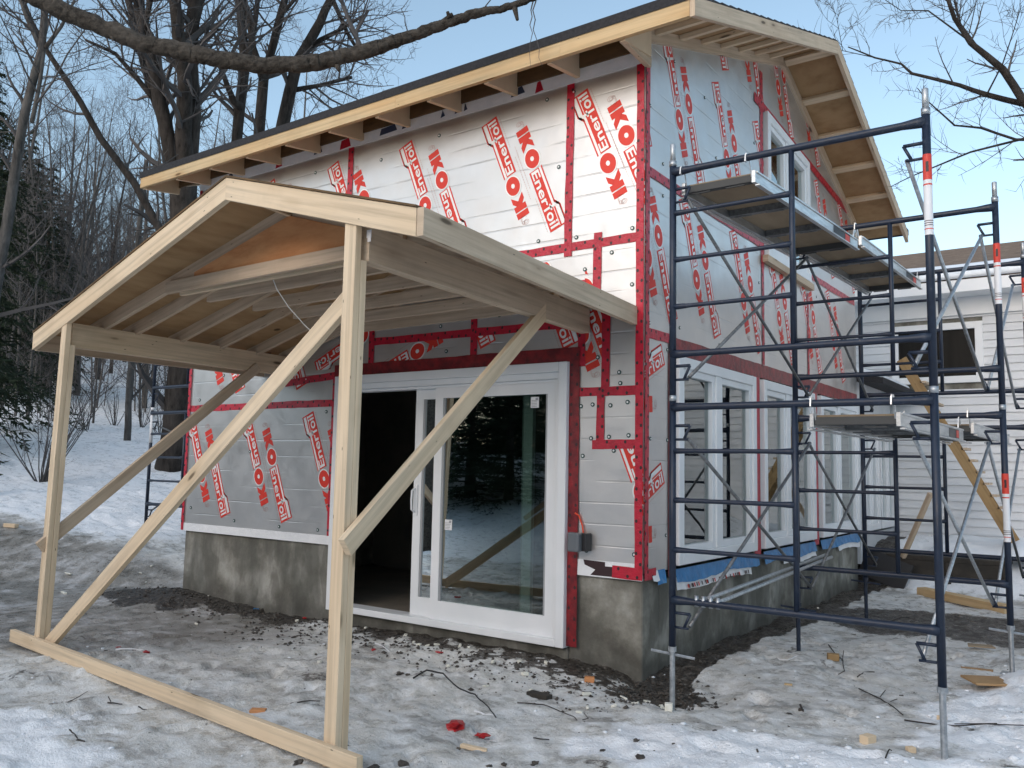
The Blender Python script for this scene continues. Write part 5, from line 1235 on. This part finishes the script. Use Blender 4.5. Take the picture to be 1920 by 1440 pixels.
chip('wood_block', 1254, 1330, .05, .045, .045, .4, FOAM, 'small white block beside the near scaffold foot', 'block')
chip('wood_block', 1708, 1404, .05, .04, .03, .8, WOOD, 'tiny pale block by the outer scaffold foot, lowest right', 'wood block')
chip('wood_block', 1766, 1345, .05, .04, .03, .8, WOOD, 'tiny tan block left of the outer scaffold foot', 'wood block')
chip('wood_chip', 1478, 1279, .06, .03, .01, .2, WOODO, 'yellow wood chip on ice below the scaffold bar', 'wood chip')
chip('wood_chip', 485, 1322, .11, .06, .02, .6, PLYO, 'reddish bark brown chip behind the bottom board', 'wood chip')
chip('board_offcut', 890, 1392, .18, .035, .02, .05, WOOD, 'short pale board offcut frozen in the ice', 'offcut')
chip('board_offcut', 1012, 1302, .18, .07, .03, -.1, DARKBOARD, 'dark broken brick like offcut in the rubble', 'offcut')
chip('board_offcut', 15, 1056, .28, .07, .05, .1, WOOD, 'pale board end at the left edge of the driveway', 'offcut')
chip('brick_scrap', 1105, 1272, .08, .05, .04, .4, PLYO, 'reddish brick fragment near the corner of the footing', 'brick')
chip('broken_foam', 120, 1108, .16, .03, .02, -.2, FOAM, 'bent white foam strip behind the left post', 'foam scrap')
chip('broken_foam', 125, 1088, .22, .025, .015, -.1, FOAM, 'long thin white foam strip on the driveway ice', 'foam scrap')
foam_px = [(760, 1192), (778, 1203), (787, 1213), (800, 1209), (818, 1208), (878, 1217), (975, 1247), (1022, 1247), (985, 1268), (913, 1286), (995, 1292), (1100, 1300), (1188, 1303), (1170, 1295), (1102, 1322), (1212, 1290), (598, 1242), (688, 1175), (262, 1092), (275, 1097), (283, 1088), (530, 1115), (555, 1158), (540, 1140), (392, 1120), (368, 1162), (650, 1200), (1150, 1320), (925, 1248), (842, 1255), (860, 1213), (747, 1165), (1085, 1330), (1240, 1300), (1535, 1140)]
for px, py in foam_px:
    chip('foam_crumb', px+random.uniform(-3, 3), py, random.uniform(.025, .07), random.uniform(.015, .035), random.uniform(.008, .022), random.random()*3, FOAM, 'white foam crumb among the rubble along the footing', 'foam scrap', 'foam crumbs along the footing', tilt=random.uniform(-.3, .3), lift=.006)
chip_px = [(450, 1212), (200, 1215), (330, 1290), (1290, 1245), (1395, 1220), (1600, 1180), (1690, 1300), (1340, 1370), (1130, 1405), (1000, 1425), (560, 1190), (1420, 1410), (150, 1390), (1265, 1395)]
for px, py in chip_px:
    chip('bark_chip', px, py, random.uniform(.03, .06), random.uniform(.01, .03), .008, random.random()*3, SOIL, 'small dark bark chip lying on the ice', 'bark chip', 'dark bark chips on the ice')
# crumpled red wrapper pieces
def crumple(px, py, r_, lab, mat=REDS, name='red_wrapper', cat='wrapper', grp=None, flat=.45):
    x, y = gp(px, py); z = gz(x, y); bm = bmesh.new(); bmesh.ops.create_icosphere(bm, subdivisions=2, radius=r_)
    for v in bm.verts: k = random.uniform(.55, 1.25); v.co = Vector((v.co.x*k*1.4, v.co.y*k, v.co.z*k*flat))
    me_ = bpy.data.meshes.new(name); bm.to_mesh(me_); bm.free(); me_.materials.append(mat); o = bpy.data.objects.new(name, me_); COL.objects.link(o); o.location = (x, y, z+r_*.15); o.rotation_euler = (0, 0, random.random()*6); return tag(o, lab, cat, grp)
crumple(855, 1362, .055, 'larger crumpled red plastic wrapper on the ice in the foreground'); crumple(905, 1371, .028, 'small red plastic scrap right of the larger wrapper'); crumple(823, 1225, .025, 'red scrap in the gravel below the door sill'); crumple(700, 1221, .02, 'red scrap beside a white strip near the middle post')
crumple(275, 1220, .028, 'rusty red scrap behind the bottom board near the left post'); crumple(222, 1212, .014, 'tiny red cap at the end of a white stick'); crumple(572, 1152, .02, 'red foam scrap against the footing left of the door')
crumple(480, 1137, .03, 'small crumpled blue and white sheet scrap against the footing', BLUE, 'blue_scrap', 'scrap')
for px, py, r_ in ((758, 1427, .028), (700, 1432, .03), (1003, 1421, .02), (945, 1428, .014), (918, 1428, .012), (750, 1268, .022), (765, 1270, .015), (1193, 1388, .016), (1502, 1325, .015), (860, 1395, .01), (1480, 1330, .012), (1200, 1418, .02), (560, 1430, .02)):
    crumple(px, py, r_, 'dark stone lying on the dirty ice', SOIL, 'dark_stone', 'stone', 'dark stones on the ice', .7)
# sticks, strips and cable
def stick(name, pxs, r_, mat, lab, cat, lift=.008, arch=0.0, grp=None, sub=None):
    mb = MB(); P = []; n = len(pxs)
    for i, (a, b) in enumerate(pxs):
        x, y = gp(a, b); P.append(Vector((x, y, gz(x, y)+lift+arch*math.sin(math.pi*i/(n-1)))))
    Q_ = []
    for a, b in zip(P, P[1:]):
        for j in range(3): Q_.append(a.lerp(b, j/3)+rvec()*r_*.4)
    Q_.append(P[-1]); mb.tube(Q_, [r_*(1-.4*i/len(Q_)) for i in range(len(Q_))], 6)
    if sub:
        for s in sub:
            R_ = []
            for a, b in s: x, y = gp(a, b); R_.append(Vector((x, y, gz(x, y)+lift+.01)))
            mb.tube(R_, r_*.6, 5)
    return centred(name, mb, mat, lab, cat, grp)
stick('black_cable', [(775, 1278), (800, 1274), (830, 1282), (860, 1298), (890, 1318), (915, 1328), (930, 1345)], .006, RUBBER, 'black cable end curving over the ice in front of the door', 'cable', .02, .03)
stick('white_strip', [(890, 1328), (910, 1332), (930, 1338)], .006, LWHITE, 'white plastic strip beside the black cable', 'strip'); stick('white_strip', [(703, 1212), (717, 1219), (730, 1226)], .005, LWHITE, 'white plastic strip near the middle post', 'strip')
stick('white_strip', [(218, 1216), (245, 1218), (270, 1219)], .006, LWHITE, 'white strip lying between two rusty scraps', 'strip')
stick('twig', [(970, 1316), (1020, 1320), (1050, 1328), (1075, 1342), (1082, 1352)], .004, DEADT, 'thin dark root curving out of the gravel', 'twig', .015, 0, None, [[(1095, 1340), (1103, 1352), (1092, 1356)]])
stick('twig', [(545, 1322), (580, 1318), (600, 1316)], .004, DEADT, 'dark twig beside the brown chip', 'twig'); stick('twig', [(203, 1310), (215, 1312), (230, 1312)], .005, DEADT, 'short forked black twig on the ice in front of the bottom board', 'twig', .01, 0, None, [[(208, 1311), (203, 1306)]])
stick('twig', [(260, 1319), (268, 1322), (275, 1325)], .004, DEADT, 'tiny dark twig right of the forked one', 'twig'); stick('twig', [(130, 1373), (138, 1380), (145, 1388)], .004, DEADT, 'small brown twig on the ice at lower left', 'twig')
stick('twig', [(1553, 1208), (1565, 1225), (1580, 1240), (1583, 1258), (1572, 1264)], .005, DEADT, 'bent twig standing by the brown block', 'twig', .02, 0, None, [[(1580, 1240), (1582, 1222)]])
stick('twig', [(1610, 1288), (1650, 1305), (1675, 1322), (1693, 1337)], .005, DEADT, 'forked branch lying on the ice under the scaffold', 'twig', .012, 0, None, [[(1650, 1305), (1660, 1290)], [(1670, 1318), (1682, 1308)]])
stick('twig', [(1695, 1347), (1740, 1355), (1790, 1365), (1850, 1370), (1920, 1374)], .005, DEADT, 'long thin branch crossing behind the outer scaffold foot', 'twig', .012, 0, None, [[(1790, 1365), (1870, 1368)]])
stick('twig', [(1608, 1264), (1620, 1256), (1640, 1258)], .005, DEADT, 'short dark twig behind the forked branch', 'twig'); stick('twig', [(1500, 1322), (1506, 1334)], .007, DEADT, 'short black stub upright in the ice', 'twig', .02)
stick('twig', [(1660, 1430), (1668, 1412), (1672, 1422)], .004, DEADT, 'small bent twig at the bottom edge', 'twig', .02); stick('twig', [(127, 1319), (140, 1307), (165, 1286)], .0025, DEADT, 'hair thin twig on the ice below the left post', 'twig')
stick('twig', [(1660, 1163), (1690, 1158), (1705, 1153)], .005, DEADT, 'dark twig beyond the near scaffold bar', 'twig'); stick('twig', [(1000, 1380), (1012, 1383), (1030, 1382)], .004, DEADT, 'short twig right of the red scrap', 'twig'); stick('white_strip', [(1455, 1233), (1478, 1236), (1496, 1232)], .006, LWHITE, 'white plastic strip on the ice under the scaffold', 'strip')
# rubble: countless clods and stones along the footing
random.seed(8); mb = MB()
for i in range(2600):
    if i % 3 == 0 and i < 1500: continue
    if i < 1500: x = random.uniform(-3.4, .35); y = -random.betavariate(1.6, 2.6)*1.15-.02
    elif i < 2000: x = random.gauss(-4.6, .7); y = -abs(random.gauss(.1, .3))-.02
    elif i < 2400: x = random.gauss(.22, .15); y = random.gauss(-.15, .22)
    else: x = random.uniform(-4, 2.3); y = random.uniform(-3, 4)
    if -5.4 < x < 0 and y > 0: continue
    r_ = random.choice((.005, .007, .010, .013, .018))*random.uniform(.7, 1.2)*(0.5 if i >= 2400 else 1); z = gz(x, y) if False else None
    mb.v.append((x, y, r_)); mb.m.append(0)
pts_ = np.array(mb.v); zz = ground_z(pts_[:, 0], pts_[:, 1]); mb = MB()
OC = [(1, 0, 0), (0, 1, 0), (-1, 0, 0), (0, -1, 0), (0, 0, 1), (0, 0, -1)]; OF = [(0, 1, 4), (1, 2, 4), (2, 3, 4), (3, 0, 4), (1, 0, 5), (2, 1, 5), (3, 2, 5), (0, 3, 5)]
for (x, y, r_), z in zip(pts_, zz):
    a = random.random()*6; c_, s_ = math.cos(a), math.sin(a); k = [random.uniform(.6, 1.3) for _ in range(6)]; tx = random.uniform(-.4, .4)
    vs = [(x+r_*k[j]*(v[0]*c_-v[1]*s_+tx*v[2]), y+r_*k[j]*(v[0]*s_+v[1]*c_), z+r_*.3+r_*k[j]*v[2]*.7) for j, v in enumerate(OC)]
    mb.add(vs, OF)
o = mb.build('footing_rubble', SOIL); tag(o, 'dark soil clods and gravel along the concrete footing', None, None, 'stuff')
# ice crumbs and snow lumps in the foreground
bm = bmesh.new(); bmesh.ops.create_icosphere(bm, subdivisions=1, radius=1); IV = [tuple(v.co) for v in bm.verts]; IF = [tuple(v.index for v in f.verts) for f in bm.faces]; bm.free()
random.seed(9); L_ = []
for i in range(1700):
    x = random.uniform(-4.5, 3.2); y = random.uniform(-4.2, 2.0)
    L_.append((x, y, random.choice((.004, .006, .009, .012))*random.uniform(.7, 1.3)))
for i in range(130):
    L_.append((random.gauss(2.45, .3), random.gauss(.2, .9), random.uniform(.008, .028)))
    L_.append((random.gauss(1.9, .5), random.gauss(-1.3, .3), random.uniform(.008, .02)))
pts_ = np.array(L_); md_, dr_, sn_, *_r2 = fields(pts_[:, 0], pts_[:, 1]); zz = ground_z(pts_[:, 0], pts_[:, 1]); mb = MB()
for (x, y, r_), z, s_n, m_n in zip(pts_, zz, sn_, md_):
    if s_n < .35 and random.random() > .10: continue
    if -5.5 < x < 0 and y > -.1: continue
    vs = [(x+r_*v[0]*random.uniform(.7, 1.3), y+r_*v[1]*random.uniform(.7, 1.3), z+r_*.1+r_*v[2]*.55*random.uniform(.7, 1.2)) for v in IV]; mb.add(vs, IF)
o = mb.build('snow_crumbs', SNOW, smooth=True); tag(o, 'loose crumbs of snow and ice on the trampled ground', None, None, 'stuff')
